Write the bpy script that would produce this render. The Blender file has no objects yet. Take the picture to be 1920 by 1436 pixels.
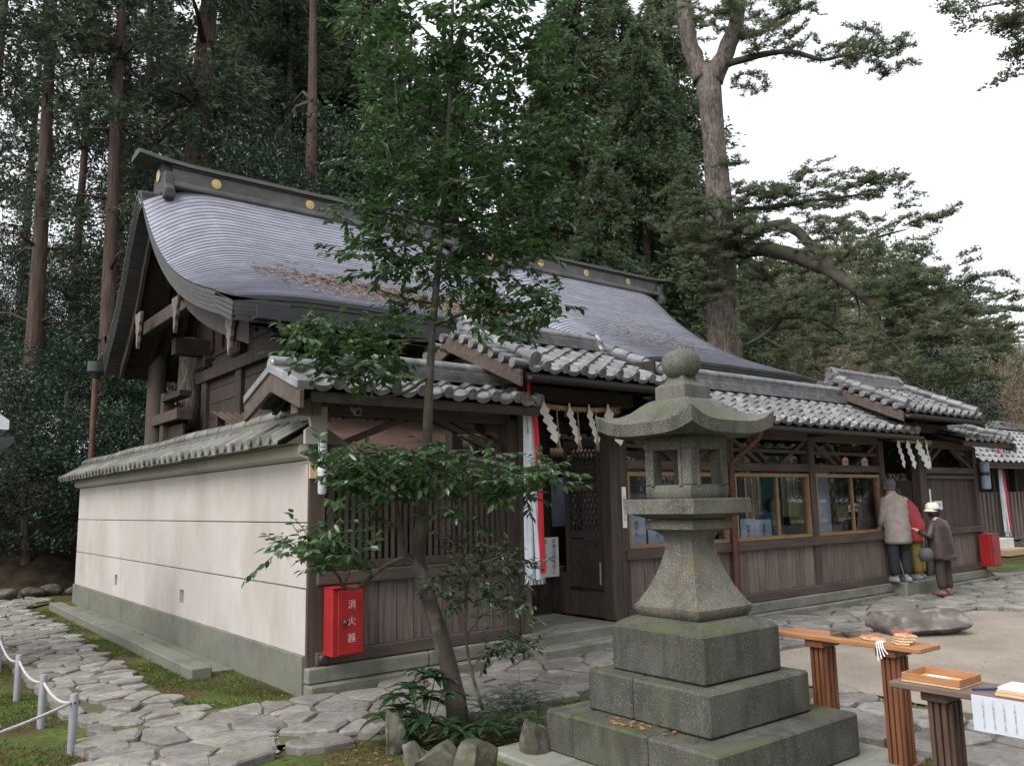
import bpy, math, random
import numpy as np
from mathutils import Vector, Matrix
random.seed(7); rng = np.random.default_rng(7)
SC = bpy.context.scene; COL = SC.collection
PI = math.pi; R_ = math.radians

# ---------------------------------------------------------------- camera
FPX = 1543.4
YAW, PITCH, ROLL = R_(51.916), R_(8.34), R_(-1.118)
CF = np.array([math.cos(PITCH)*math.cos(YAW), math.cos(PITCH)*math.sin(YAW), math.sin(PITCH)])
_r = np.array([math.sin(YAW), -math.cos(YAW), 0.0]); _u = np.cross(_r, CF)
CR = _r*math.cos(ROLL) + _u*math.sin(ROLL); CU = -_r*math.sin(ROLL) + _u*math.cos(ROLL)
CAM = np.array([-3.26, -7.29, 1.68])
cd = bpy.data.cameras.new('camera'); cam = bpy.data.objects.new('camera', cd); COL.objects.link(cam)
cd.sensor_width = 36; cd.lens = FPX/1920*36; cd.clip_start = 0.05; cd.clip_end = 1500
cam.matrix_world = Matrix(((CR[0], CU[0], -CF[0], CAM[0]), (CR[1], CU[1], -CF[1], CAM[1]), (CR[2], CU[2], -CF[2], CAM[2]), (0, 0, 0, 1)))
SC.camera = cam

# ---------------------------------------------------------------- sky, sun, exposure (bright overcast)
SUN_EL, SUN_AZ = R_(48), R_(193)          # azimuth of the sun, counter-clockwise from +X
W = bpy.data.worlds.new('World'); SC.world = W; W.use_nodes = True
nt = W.node_tree; bg = nt.nodes['Background']
sk = nt.nodes.new('ShaderNodeTexSky'); sk.sky_type = 'NISHITA'; sk.sun_disc = False
sk.sun_elevation = SUN_EL; sk.sun_rotation = PI/2 - SUN_AZ; sk.dust_density = 6; sk.air_density = 1.2; sk.ozone_density = 1.0
hs = nt.nodes.new('ShaderNodeHueSaturation'); hs.inputs['Saturation'].default_value = 0.22
mx = nt.nodes.new('ShaderNodeMix'); mx.data_type = 'RGBA'; mx.inputs['Factor'].default_value = 0.55
mx.inputs['B'].default_value = (10.2, 10.4, 11.0, 1)      # the even cloud layer
nt.links.new(sk.outputs[0], hs.inputs['Color']); nt.links.new(hs.outputs[0], mx.inputs['A'])
nt.links.new(mx.outputs['Result'], bg.inputs['Color']); bg.inputs['Strength'].default_value = 0.125
sl = bpy.data.lights.new('sun', 'SUN'); sl.energy = 1.4; sl.angle = R_(30); sl.color = (1, .97, .92)
so = bpy.data.objects.new('sun', sl); COL.objects.link(so)
sd = Vector((math.cos(SUN_EL)*math.cos(SUN_AZ), math.cos(SUN_EL)*math.sin(SUN_AZ), math.sin(SUN_EL)))
so.rotation_euler = sd.to_track_quat('Z', 'Y').to_euler(); so.location = (-20, -25, 40)
vs = SC.view_settings; vs.view_transform = 'Standard'; vs.look = 'None'; vs.gamma = 1; vs.exposure = 0.6; vs.use_curve_mapping = False
SC.cycles.max_bounces = 6; SC.cycles.transparent_max_bounces = 12

# ---------------------------------------------------------------- helpers
def pix(px, py, depth):                    # a point seen at a photo pixel, at a distance along the view axis
    return CAM + (CF + CR*(px-960)/FPX - CU*(py-718)/FPX)*depth
def pixz(px, py, z):
    d = CF + CR*(px-960)/FPX - CU*(py-718)/FPX; return CAM + d*((z-CAM[2])/d[2])
def pixx(px, py, x):
    d = CF + CR*(px-960)/FPX - CU*(py-718)/FPX; return CAM + d*((x-CAM[0])/d[0])
def pixy(px, py, y):
    d = CF + CR*(px-960)/FPX - CU*(py-718)/FPX; return CAM + d*((y-CAM[1])/d[1])
WL = {}
def wl(o): return np.array(WL.get(o.name, (0, 0, 0)), float) if o else np.zeros(3)
def tag(o, label=None, cat=None, group=None, kind=None):
    if label: o['label'] = label
    if cat: o['category'] = cat
    if group: o['group'] = group
    if kind: o['kind'] = kind
    return o
def thing(name, label, cat, loc=(0, 0, 0), group=None):
    o = bpy.data.objects.new(name, None); COL.objects.link(o); o.location = loc; o.empty_display_size = .2
    WL[o.name] = tuple(loc); return tag(o, label, cat, group)
def link(me, name, parent=None, loc=None, rot=None):
    o = bpy.data.objects.new(name, me); COL.objects.link(o)
    p = wl(parent)
    if parent: o.parent = parent
    if loc is not None: o.location = tuple(np.array(loc, float)-p)
    if rot is not None: o.rotation_euler = rot
    WL[o.name] = tuple(np.array(loc, float)) if loc is not None else tuple(p)
    return o
def npmesh(name, V, Fs, mat, smooth=False):
    me = bpy.data.meshes.new(name); me.from_pydata(V if isinstance(V, list) else V.tolist(), [], Fs if isinstance(Fs, list) else Fs.tolist())
    if mat: me.materials.append(mat)
    if smooth: me.polygons.foreach_set('use_smooth', [True]*len(me.polygons))
    me.update(); return me
class MB:
    def __init__(s): s.v = []; s.f = []
    def add(s, vs, fs):
        b = len(s.v); s.v += [tuple(map(float, q)) for q in vs]; s.f += [tuple(i+b for i in q) for q in fs]; return s
    def box(s, x0, x1, y0, y1, z0, z1):
        return s.add([(x0,y0,z0),(x1,y0,z0),(x1,y1,z0),(x0,y1,z0),(x0,y0,z1),(x1,y0,z1),(x1,y1,z1),(x0,y1,z1)],
                     [(3,2,1,0),(4,5,6,7),(0,1,5,4),(1,2,6,5),(2,3,7,6),(3,0,4,7)])
    def bar(s, a, b, w, h, up=(0,0,1)):
        a = np.array(a, float); b = np.array(b, float); d = b-a; d /= np.linalg.norm(d)
        sd = np.cross(d, up); n = np.linalg.norm(sd)
        if n < 1e-4: sd = np.cross(d, (0,1,0)); n = np.linalg.norm(sd)
        sd /= n; u = np.cross(sd, d); sd = sd*w/2; u = u*h/2
        return s.add([a-sd-u,a+sd-u,a+sd+u,a-sd+u,b-sd-u,b+sd-u,b+sd+u,b-sd+u], [(0,1,2,3),(7,6,5,4),(0,4,5,1),(1,5,6,2),(2,6,7,3),(3,7,4,0)])
    def tube(s, pts, rad, n=8, cap=True, jit=0):
        pts = [np.array(p, float) for p in pts]; rings = []; prev = None
        if not hasattr(rad, '__len__'): rad = [rad]*len(pts)
        for i, p in enumerate(pts):
            d = pts[min(i+1, len(pts)-1)]-pts[max(i-1, 0)]; d /= (np.linalg.norm(d)+1e-9)
            if prev is None:
                ref = np.array((0,0,1.)) if abs(d[2]) < .9 else np.array((1.,0,0)); sx = np.cross(d, ref)
            else: sx = prev-d*np.dot(prev, d)
            sx /= np.linalg.norm(sx); sy = np.cross(d, sx); prev = sx
            rings.append([p+(sx*math.cos(t)+sy*math.sin(t))*rad[i]*(1+jit*(rng.random()-.5)) for t in [2*PI*k/n for k in range(n)]])
        vs = [q for r in rings for q in r]; fs = []
        for i in range(len(pts)-1):
            for k in range(n): fs.append((i*n+k, i*n+(k+1) % n, (i+1)*n+(k+1) % n, (i+1)*n+k))
        if cap: fs += [tuple(range(n-1, -1, -1)), tuple((len(pts)-1)*n+k for k in range(n))]
        return s.add(vs, fs)
    def lathe(s, c, prof, n=16, sq=0, rot=0):      # prof: (radius, z); sq > 0: square plan with half side = radius
        vs = []; fs = []; c = np.array(c, float)
        for r, z in prof:
            for k in range(n):
                t = 2*PI*k/n+rot; x, y = math.cos(t), math.sin(t)
                if sq:
                    m = max(abs(x), abs(y)); m = m*sq+(1-sq); x /= m; y /= m
                vs.append(c+np.array((x*r, y*r, z)))
        m = len(prof)
        for i in range(m-1):
            for k in range(n): fs.append((i*n+k, i*n+(k+1) % n, (i+1)*n+(k+1) % n, (i+1)*n+k))
        fs += [tuple(range(n-1, -1, -1)), tuple((m-1)*n+k for k in range(n))]
        return s.add(vs, fs)
    def prism(s, poly, axis, a, b):               # poly in the two other axes
        def P(u, w, t): return {'x': (t, u, w), 'y': (u, t, w), 'z': (u, w, t)}[axis]
        n = len(poly); vs = [P(u, w, a) for u, w in poly]+[P(u, w, b) for u, w in poly]
        fs = [tuple(range(n-1, -1, -1)), tuple(range(n, 2*n))]+[(i, (i+1) % n, n+(i+1) % n, n+i) for i in range(n)]
        return s.add(vs, fs)
    def build(s, name, mat, parent=None, smooth=False, bev=0, loc=None, auto=False):
        off = np.array(loc, float) if loc is not None else wl(parent)
        V = np.array(s.v)-off
        me = npmesh(name, V, s.f, mat, smooth)
        import bmesh as _b
        bm = _b.new(); bm.from_mesh(me); _b.ops.recalc_face_normals(bm, faces=bm.faces); bm.to_mesh(me); bm.free()
        o = link(me, name, parent, loc=loc)
        if bev:
            m = o.modifiers.new('bevel', 'BEVEL'); m.width = bev; m.segments = 1; m.limit_method = 'ANGLE'; m.angle_limit = R_(40)
        if auto and smooth:
            try:
                me.set_sharp_from_angle(angle=R_(38))
            except Exception: pass
        return o
def box(name, mat, parent, *b, bev=0): return MB().box(*b).build(name, mat, parent, bev=bev)

# ---------------------------------------------------------------- materials (procedural, in world space)
MATS = {}
def new_mat(name):
    m = bpy.data.materials.new(name); m.use_nodes = True; n = m.node_tree.nodes; l = m.node_tree.links
    return m, n, l, n['Principled BSDF']
def noise_node(n, l, vec, scale, detail=4, rough=.6, dist=0):
    t = n.new('ShaderNodeTexNoise'); t.inputs['Scale'].default_value = scale; t.inputs['Detail'].default_value = detail
    t.inputs['Roughness'].default_value = rough; t.inputs['Distortion'].default_value = dist; l.new(vec, t.inputs['Vector']); return t.outputs['Fac']
def ramp(n, l, fac, stops):
    r = n.new('ShaderNodeValToRGB'); e = r.color_ramp.elements
    while len(e) < len(stops): e.new(.5)
    for k, (p, c) in enumerate(stops): e[k].position = p; e[k].color = (*c, 1) if len(c) == 3 else c
    l.new(fac, r.inputs[0]); return r.outputs[0]
def mixc(n, l, fac, a, b, mode='MIX'):
    x = n.new('ShaderNodeMix'); x.data_type = 'RGBA'; x.blend_type = mode
    for sock, val in (('Factor', fac), ('A', a), ('B', b)):
        if isinstance(val, (int, float)): x.inputs[sock].default_value = val
        elif isinstance(val, tuple): x.inputs[sock].default_value = (*val, 1)
        else: l.new(val, x.inputs[sock])
    return x.outputs['Result']
def mapping(n, l, scale=(1, 1, 1)):
    g = n.new('ShaderNodeNewGeometry'); m = n.new('ShaderNodeMapping'); m.inputs['Scale'].default_value = scale
    l.new(g.outputs['Position'], m.inputs['Vector']); return m.outputs[0]
def surf(name, c1, c2, scale=3, rough=.8, stretch=(1, 1, 1), bump=.2, bscale=None, c3=None, s3=20, a3=.5, vary=0, spec=.4, metal=0, moss=None, mossamt=.5, mlo=.45, contrast=(.35, .65), up=False, bdist=.01, stain=None, stamt=.7, ststr=(2.6, 2.6, .7)):
    """two-colour noise + optional fine speckle c3 + optional moss patches, bump, random per piece"""
    if name in MATS: return MATS[name]
    m, n, l, b = new_mat(name)
    v = mapping(n, l, stretch); v1 = mapping(n, l)
    col = ramp(n, l, noise_node(n, l, v, scale, 5), [(contrast[0], c1), (contrast[1], c2)])
    if c3: col = mixc(n, l, ramp(n, l, noise_node(n, l, v, s3, 3), [(.5, (0, 0, 0)), (.7, (a3, a3, a3))]), col, c3)
    if stain:
        vst = mapping(n, l, ststr); col = mixc(n, l, ramp(n, l, noise_node(n, l, vst, 1.7, 6, .7), [(.47, (0, 0, 0)), (.66, (stamt,)*3)]), col, stain)
    if moss:
        f = ramp(n, l, noise_node(n, l, v1, 2.2, 6, .7), [(mlo, (0, 0, 0)), (mlo+.2, (mossamt,)*3)])
        if up:
            g = n.new('ShaderNodeNewGeometry'); sx = n.new('ShaderNodeSeparateXYZ'); l.new(g.outputs['Normal'], sx.inputs[0])
            f = mixc(n, l, 1.0, f, ramp(n, l, sx.outputs['Z'], [(.2, (.45,)*3), (.8, (1.6,)*3)]), 'MULTIPLY')
        col = mixc(n, l, f, col, moss)
    if vary:
        oi = n.new('ShaderNodeObjectInfo'); col = mixc(n, l, 1.0, col, ramp(n, l, oi.outputs['Random'], [(0, (1-vary,)*3), (1, (1+vary,)*3)]), 'MULTIPLY')
    l.new(col, b.inputs['Base Color']); b.inputs['Roughness'].default_value = rough; b.inputs['Metallic'].default_value = metal
    b.inputs['Specular IOR Level'].default_value = spec
    if bump:
        bp = n.new('ShaderNodeBump'); bp.inputs['Strength'].default_value = bump; bp.inputs['Distance'].default_value = bdist
        l.new(noise_node(n, l, v, bscale or scale*6, 6), bp.inputs['Height']); l.new(bp.outputs[0], b.inputs['Normal'])
    MATS[name] = m; return m
def plain(name, c, rough=.6, metal=0, spec=.4, var=.12):
    return surf(name, tuple(x*(1-var) for x in c), tuple(x*(1+var) for x in c), 6, rough, bump=.05, metal=metal, spec=spec)
def leafmat(name, c1, c2, rough=.4, trans=.25, c3=None, spec=.4, scale=1.5, warm=None):
    m, n, l, b = new_mat(name); v = mapping(n, l)
    col = ramp(n, l, noise_node(n, l, v, scale, 4), [(.35, c1), (.65, c2)])
    if c3: col = mixc(n, l, ramp(n, l, noise_node(n, l, v, scale*7, 2), [(.55, (0,)*3), (.68, (1,)*3)]), col, c3)
    if warm: col = mixc(n, l, ramp(n, l, noise_node(n, l, v, .55, 3), [(.6, (0,)*3), (.7, (.75,)*3)]), col, warm)
    l.new(col, b.inputs['Base Color']); b.inputs['Roughness'].default_value = rough; b.inputs['Specular IOR Level'].default_value = spec
    tr = n.new('ShaderNodeBsdfTranslucent'); l.new(col, tr.inputs['Color'])
    ms = n.new('ShaderNodeMixShader'); ms.inputs[0].default_value = trans
    l.new(b.outputs[0], ms.inputs[1]); l.new(tr.outputs[0], ms.inputs[2]); l.new(ms.outputs[0], n['Material Output'].inputs['Surface'])
    MATS[name] = m; return m
WOOD = surf('wood_weathered', (.046, .032, .026), (.098, .074, .061), 2.5, .75, (6, 6, .7), .35, 9, vary=.18, contrast=(.3, .7))
WOODX = surf('wood_weathered_rail', (.05, .036, .029), (.108, .083, .07), 2.5, .75, (.7, 6, 6), .35, 9, vary=.15, contrast=(.3, .7))
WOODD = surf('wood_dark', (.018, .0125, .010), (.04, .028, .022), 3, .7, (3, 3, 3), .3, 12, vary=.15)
PLANK = surf('wood_plank_grey', (.115, .09, .08), (.21, .172, .152), 3.0, .8, (9, 9, .5), .4, 8, c3=(.07, .05, .04), s3=3.5, a3=.9, vary=.16, contrast=(.3, .7))
WOODH = surf('wood_hall', (.03, .021, .017), (.066, .048, .04), 2.5, .75, (3, 3, 1), .35, 9, vary=.18, contrast=(.3, .7))
LATT = surf('wood_lattice', (.035, .024, .02), (.065, .046, .038), 4, .7, (4, 4, 4), .2, vary=.1)
YEL = surf('wood_window_frame', (.21, .125, .06), (.30, .185, .09), 4, .55, (1, 6, 6), .1)
PLAST = surf('plaster_white', (.415, .385, .362), (.51, .482, .46), 1.1, .9, (.8, .8, .7), .15, 60, c3=(.44, .395, .345), s3=1.3, a3=.45, contrast=(.3, .7), moss=(.40, .355, .30), mossamt=.5, mlo=.52, stain=(.33, .29, .25), stamt=.55, ststr=(.7, .7, .35))
CONC = surf('concrete_base', (.12, .12, .10), (.21, .205, .178), 2.2, .9, (1, 1, .8), .25, 40, moss=(.09, .105, .055), mossamt=.6)
GRAN = surf('granite_lantern', (.075, .07, .06), (.135, .127, .11), 3, .88, bump=.55, bscale=70, c3=(.25, .245, .23), s3=95, a3=.85, moss=(.085, .095, .05), mossamt=.75, mlo=.47, up=True, stain=(.035, .033, .028), stamt=.75)
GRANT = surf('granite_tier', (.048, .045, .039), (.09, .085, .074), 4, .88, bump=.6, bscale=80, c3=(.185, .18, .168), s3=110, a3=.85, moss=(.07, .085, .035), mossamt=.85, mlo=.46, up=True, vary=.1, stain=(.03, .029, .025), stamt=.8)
GRANO = surf('granite_lichen', (.07, .066, .055), (.14, .133, .113), 3, .88, bump=.6, bscale=60, c3=(.30, .29, .26), s3=95, a3=.7, moss=(.17, .105, .03), mossamt=.85, mlo=.5, stain=(.035, .033, .026), stamt=.7)
PLINTH = surf('plinth_stone', (.15, .15, .13), (.24, .235, .205), 2.5, .9, (.8, 3, 3), .4, 30, c3=(.3, .3, .27), s3=60, a3=.5, moss=(.085, .10, .05), mossamt=.6, vary=.1)
FLAG = surf('flagstone', (.135, .126, .116), (.285, .264, .243), 4.5, .82, bump=.9, bscale=13, c3=(.115, .105, .09), s3=17, a3=.75, vary=.25, moss=(.12, .13, .06), mossamt=.65, mlo=.52, bdist=.015, contrast=(.3, .7))
ROCK = surf('rock', (.04, .035, .028), (.10, .09, .073), 3, .85, bump=.9, bscale=11, c3=(.26, .25, .225), s3=9, a3=.6, moss=(.055, .062, .026), mossamt=.85, mlo=.45, bdist=.02)
ROCKD = surf('rock_brown', (.075, .06, .055), (.16, .135, .125), 3.5, .85, bump=.7, bscale=12, c3=(.30, .28, .27), s3=6, a3=.75)
TILE = surf('roof_tile_grey', (.075, .075, .08), (.16, .16, .168), 5, .30, bump=.15, bscale=30, c3=(.30, .295, .28), s3=8, a3=.5, vary=.3, spec=.9)
TILEM = surf('coping_tile_mossy', (.075, .075, .072), (.16, .157, .145), 5, .45, bump=.3, bscale=30, moss=(.14, .135, .055), mossamt=.7, mlo=.48, vary=.3, spec=.6)
COPPER = surf('roof_copper', (.185, .192, .235), (.25, .257, .305), 1.2, .38, (1, 2.5, 2.5), .08, 40, c3=(.36, .367, .41), s3=3, a3=.5, vary=.09, spec=.6, contrast=(.3, .7))
COPD = surf('roof_edge_dark', (.03, .03, .03), (.062, .061, .058), 4, .6, (.5, 4, 8), .2, 20, vary=.1)
RIDGE = surf('ridge_copper', (.07, .066, .066), (.12, .113, .112), 3, .45, bump=.1, vary=.08)
GOLD = plain('gold_crest', (.62, .46, .20), .42, .8)
GUTT = plain('gutter_dark', (.05, .052, .06), .45, .3)
RUST = surf('rust_pipe', (.075, .03, .022), (.13, .055, .038), 4, .7)
CORR = surf('corrugated_rust', (.032, .016, .011), (.066, .036, .023), 3, .75, bump=.2)  # rust, with the shade under the hall eave put into the colour
RED = surf('red_paint', (.27, .014, .016), (.37, .024, .023), 5, .42, (1, 1, .6), .08, 40, c3=(.26, .02, .018), s3=7, a3=.7)
WHITE = plain('white_paper', (.78, .78, .80), .8, var=.04)
BLUEP = surf('blue_white_sheet', (.36, .42, .55), (.50, .55, .66), 4, .8, bump=0)
INK = plain('ink', (.02, .02, .03), .7)
PALEINK = plain('faded_lettering', (.62, .42, .42), .6)
STRAW = surf('straw_rope', (.30, .20, .085), (.46, .33, .16), 20, .9, bump=.4)
REDC = plain('red_cloth', (.60, .02, .03), .8)
STRIP = surf('white_cloth_strip', (.55, .62, .70), (.74, .78, .84), 3, .85, bump=.1)
TEAL = plain('teal_cloth', (.03, .24, .21), .8)
NAVY = plain('navy_cloth', (.03, .05, .13), .8)
GREYM = plain('grey_metal', (.28, .28, .31), .5, .2)
LAMPW = plain('lamp_tube', (.6, .62, .66), .35)
WROPE = surf('white_rope', (.36, .35, .34), (.52, .50, .49), 40, .9, bump=.4)
TABLE = surf('table_wood', (.30, .13, .055), (.42, .20, .09), 4, .5, (6, 1, 6), .1)
TABLED = surf('table_wood_dark', (.11, .075, .06), (.17, .12, .10), 4, .6, (6, 1, 6), .1)
LEGW = surf('leg_wood', (.12, .045, .022), (.2, .085, .042), 3, .5, (6, 6, .8), .15)
LEGD = surf('leg_wood_dark', (.06, .035, .025), (.10, .062, .045), 3, .55, (6, 6, .8), .15)
PALEW = surf('pale_wood', (.50, .33, .18), (.62, .44, .27), 4, .6, (6, 1, 6), .05)
BARK = surf('bark_cedar', (.045, .028, .022), (.095, .065, .052), 3, .9, (5, 5, .5), .8, 8, bdist=.04)
BARKF = surf('bark_fir', (.07, .05, .04), (.19, .165, .143), 3.2, .9, (2.5, 2.5, .8), 1.0, 9, c3=(.30, .29, .27), s3=7, a3=.6, bdist=.08)
BARKM = surf('bark_mossy_limb', (.028, .022, .018), (.06, .05, .04), 3, .9, bump=.6, bscale=14, moss=(.05, .075, .02), mossamt=.8, mlo=.48, up=True)
BARKS = surf('bark_smooth', (.028, .022, .018), (.06, .05, .04), 4, .8, bump=.8, bscale=26, c3=(.17, .155, .13), s3=6, a3=.6, moss=(.07, .075, .035), mossamt=.6)
SKIN = plain('skin', (.55, .34, .26), .6)
def glassmat():
    m, n, l, b = new_mat('window_glass'); n.remove(b)
    tr = n.new('ShaderNodeBsdfTransparent'); tr.inputs[0].default_value = (.86, .89, .90, 1)
    gl = n.new('ShaderNodeBsdfGlossy'); gl.inputs['Roughness'].default_value = .02
    fr = n.new('ShaderNodeLayerWeight'); fr.inputs['Blend'].default_value = .5
    pw_ = n.new('ShaderNodeMath'); pw_.operation = 'POWER'; pw_.inputs[1].default_value = 3.0; l.new(fr.outputs['Facing'], pw_.inputs[0])
    mu = n.new('ShaderNodeMath'); mu.operation = 'MULTIPLY_ADD'; mu.inputs[1].default_value = .55; mu.inputs[2].default_value = .05; mu.use_clamp = True; l.new(pw_.outputs[0], mu.inputs[0])
    ms = n.new('ShaderNodeMixShader'); l.new(mu.outputs[0], ms.inputs[0]); l.new(tr.outputs[0], ms.inputs[1]); l.new(gl.outputs[0], ms.inputs[2])
    l.new(ms.outputs[0], n['Material Output'].inputs['Surface']); return m
GLASS = glassmat()

# ---------------------------------------------------------------- lettering meshes
def text_mesh(body, mat, spacing=.95):
    c = bpy.data.curves.new('lettering', 'FONT'); c.body = body; c.align_x = 'CENTER'; c.align_y = 'CENTER'; c.size = 1; c.resolution_u = 2; c.space_line = spacing
    o = bpy.data.objects.new('lettering', c); COL.objects.link(o)
    dg = bpy.context.evaluated_depsgraph_get(); me = bpy.data.meshes.new_from_object(o.evaluated_get(dg))
    COL.objects.unlink(o); bpy.data.objects.remove(o); me.materials.clear(); me.materials.append(mat); return me
V_ = lambda s: '\n'.join(s)
TXT = {'box': text_mesh(V_('消火器'), PALEINK, 1.75), 's1': text_mesh(V_('祈祷は授与所に'), INK), 's2': text_mesh(V_('願って下さい。'), INK), 's3': text_mesh(V_('神主宮に願ってる'), INK),
       'ho': text_mesh(V_('奉納'), INK), 'c1': text_mesh(V_('奉納願主家内安全'), INK), 'c2': text_mesh(V_('一願成就氏子中'), INK), 'o': text_mesh(V_('御祈祷受付'), INK),
       'om': text_mesh(V_('御神札'), INK), 'kk': text_mesh('絵馬', INK), 'col': text_mesh(V_('ここに願い事を書いてお納め'), plain('grey_print', (.2, .21, .24), .8)), 'bo': text_mesh('防犯', INK)}
def put_text(key, parent, loc, size, face='-y', rz=None, name='lettering'):
    o = link(TXT[key], name, parent, loc=loc)
    o.scale = (size, size, size)
    if face == '-y': o.rotation_euler = (PI/2, 0, 0)
    elif face == '-x': o.rotation_euler = (PI/2, 0, -PI/2)
    else: o.rotation_euler = face
    return o

# ================================================================ ground, paths
def sstep(a, b, x): t = np.clip((x-a)/(b-a), 0, 1); return t*t*(3-2*t)
def bank(x, y):                              # wooded bank behind the precinct, hill far to the right
    h = 2.6*sstep(11.8, 20, y)*sstep(9, 1, x)+3.0*sstep(14, 40, y)
    h = h+9*sstep(30, 80, x)*sstep(-12, 20, y)
    return h
def ground_mesh():
    xs = np.unique(np.concatenate([np.linspace(-250, -12, 14), np.linspace(-12, 26, 96), np.linspace(26, 300, 30)]))
    ys = np.unique(np.concatenate([np.linspace(-250, -14, 14), np.linspace(-14, 26, 100), np.linspace(26, 300, 26)]))
    X, Y = np.meshgrid(xs, ys); Z = bank(X, Y)+.012*np.sin(X*3.1+Y*1.7)*np.sin(Y*2.3-X)-.012
    rough = sstep(11.8, 14, Y)*.35; Z = Z+rough*np.sin(X*2.3+Y)*np.sin(Y*1.9-X*.7)
    V = np.stack([X.ravel(), Y.ravel(), Z.ravel()], 1); nx = len(xs)
    Fq = [(j*nx+i, j*nx+i+1, (j+1)*nx+i+1, (j+1)*nx+i) for j in range(len(ys)-1) for i in range(nx-1)]
    m, n, l, b = new_mat('moss_ground'); v = mapping(n, l)
    col = ramp(n, l, noise_node(n, l, v, 1.3, 6, .65), [(.36, (.08, .05, .03)), (.46, (.10, .08, .034)), (.52, (.08, .115, .026)), (.66, (.115, .17, .036))])
    col = mixc(n, l, ramp(n, l, noise_node(n, l, v, 26, 4), [(.45, (0,)*3), (.7, (.7,)*3)]), col, (.045, .04, .022))
    g_ = n.new('ShaderNodeNewGeometry'); sx_ = n.new('ShaderNodeSeparateXYZ'); l.new(g_.outputs['Position'], sx_.inputs[0]); mr = n.new('ShaderNodeMapRange'); mr.inputs['From Min'].default_value = 11.3; mr.inputs['From Max'].default_value = 13; l.new(sx_.outputs['Y'], mr.inputs['Value'])
    col = mixc(n, l, mr.outputs[0], col, ramp(n, l, noise_node(n, l, v, 3, 5), [(.4, (.022, .015, .011)), (.62, (.05, .04, .024))]))      # forest soil on the bank
    l.new(col, b.inputs['Base Color']); b.inputs['Roughness'].default_value = .95; b.inputs['Specular IOR Level'].default_value = .15
    bp = n.new('ShaderNodeBump'); bp.inputs['Strength'].default_value = .9; bp.inputs['Distance'].default_value = .03
    l.new(noise_node(n, l, v, 30, 6, .7), bp.inputs['Height']); l.new(bp.outputs[0], b.inputs['Normal'])
    o = link(npmesh('ground', V, Fq, m, True), 'ground'); tag(o, kind='structure')
ground_mesh()
def poly_sheet(name, poly, z, mat):
    from mathutils.geometry import tessellate_polygon
    tris = tessellate_polygon([[Vector((x, y, 0)) for x, y in poly]])
    o = link(npmesh(name, [(x, y, z) for x, y in poly], [tuple(t) for t in tris], mat), name)
    me = o.data
    if me.polygons[0].normal.z < 0: me.flip_normals()
    return tag(o, kind='structure')
SAND = surf('sandy_yard', (.22, .188, .152), (.32, .28, .232), .9, .95, bump=.5, bscale=60, c3=(.18, .15, .12), s3=30, a3=.5, bdist=.01)
DIRT = surf('path_dirt', (.07, .062, .04), (.12, .105, .065), 6, .95, bump=.6, bscale=30, moss=(.075, .095, .03), mossamt=.8, mlo=.4)
poly_sheet('yard', [(3.3, -1.55), (9.6, -1.55), (10.2, -2.5), (14, -2.7), (22, -1.5), (40, -1), (60, -30), (3.6, -30), (3.3, -6.5), (3.6, -4.4), (3.7, -3.2)], .006, SAND)

def inpoly(x, y, P):
    c = False; j = len(P)-1
    for i in range(len(P)):
        if (P[i][1] > y) != (P[j][1] > y) and x < (P[j][0]-P[i][0])*(y-P[i][1])/(P[j][1]-P[i][1])+P[i][0]: c = not c
        j = i
    return c
def voronoi_cells(poly, sp, seed, jit=.56, ax=1.0):
    r = random.Random(seed); xs = [p[0] for p in poly]; ys = [p[1] for p in poly]; pts = []
    y = min(ys)-2*sp; k = 0
    while y < max(ys)+2*sp:
        x = min(xs)-2*sp+(k % 2)*sp/2*ax
        while x < max(xs)+2*sp:
            pts.append((x+r.uniform(-jit, jit)*sp*ax, y+r.uniform(-jit, jit)*sp)); x += sp*ax
        y += sp*.87; k += 1
    A = np.array(pts); out = []
    for i, (px, py) in enumerate(pts):
        if not inpoly(px, py, poly): continue
        c = [(px-sp*1.3, py-sp*1.3), (px+sp*1.3, py-sp*1.3), (px+sp*1.3, py+sp*1.3), (px-sp*1.3, py+sp*1.3)]
        d = np.hypot(A[:, 0]-px, A[:, 1]-py)
        for j in np.where((d < sp*2.8) & (d > 1e-6))[0]:
            mx_, my_ = (px+A[j, 0])/2, (py+A[j, 1])/2; nx_, ny_ = A[j, 0]-px, A[j, 1]-py; o = []
            for a in range(len(c)):
                p, q = c[a], c[(a+1) % len(c)]; sp_ = (p[0]-mx_)*nx_+(p[1]-my_)*ny_; sq = (q[0]-mx_)*nx_+(q[1]-my_)*ny_
                if sp_ <= 0: o.append(p)
                if sp_*sq < 0: t = sp_/(sp_-sq); o.append((p[0]+(q[0]-p[0])*t, p[1]+(q[1]-p[1])*t))
            c = o
            if len(c) < 3: break
        if len(c) >= 3: out.append(c)
    return out
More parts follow.
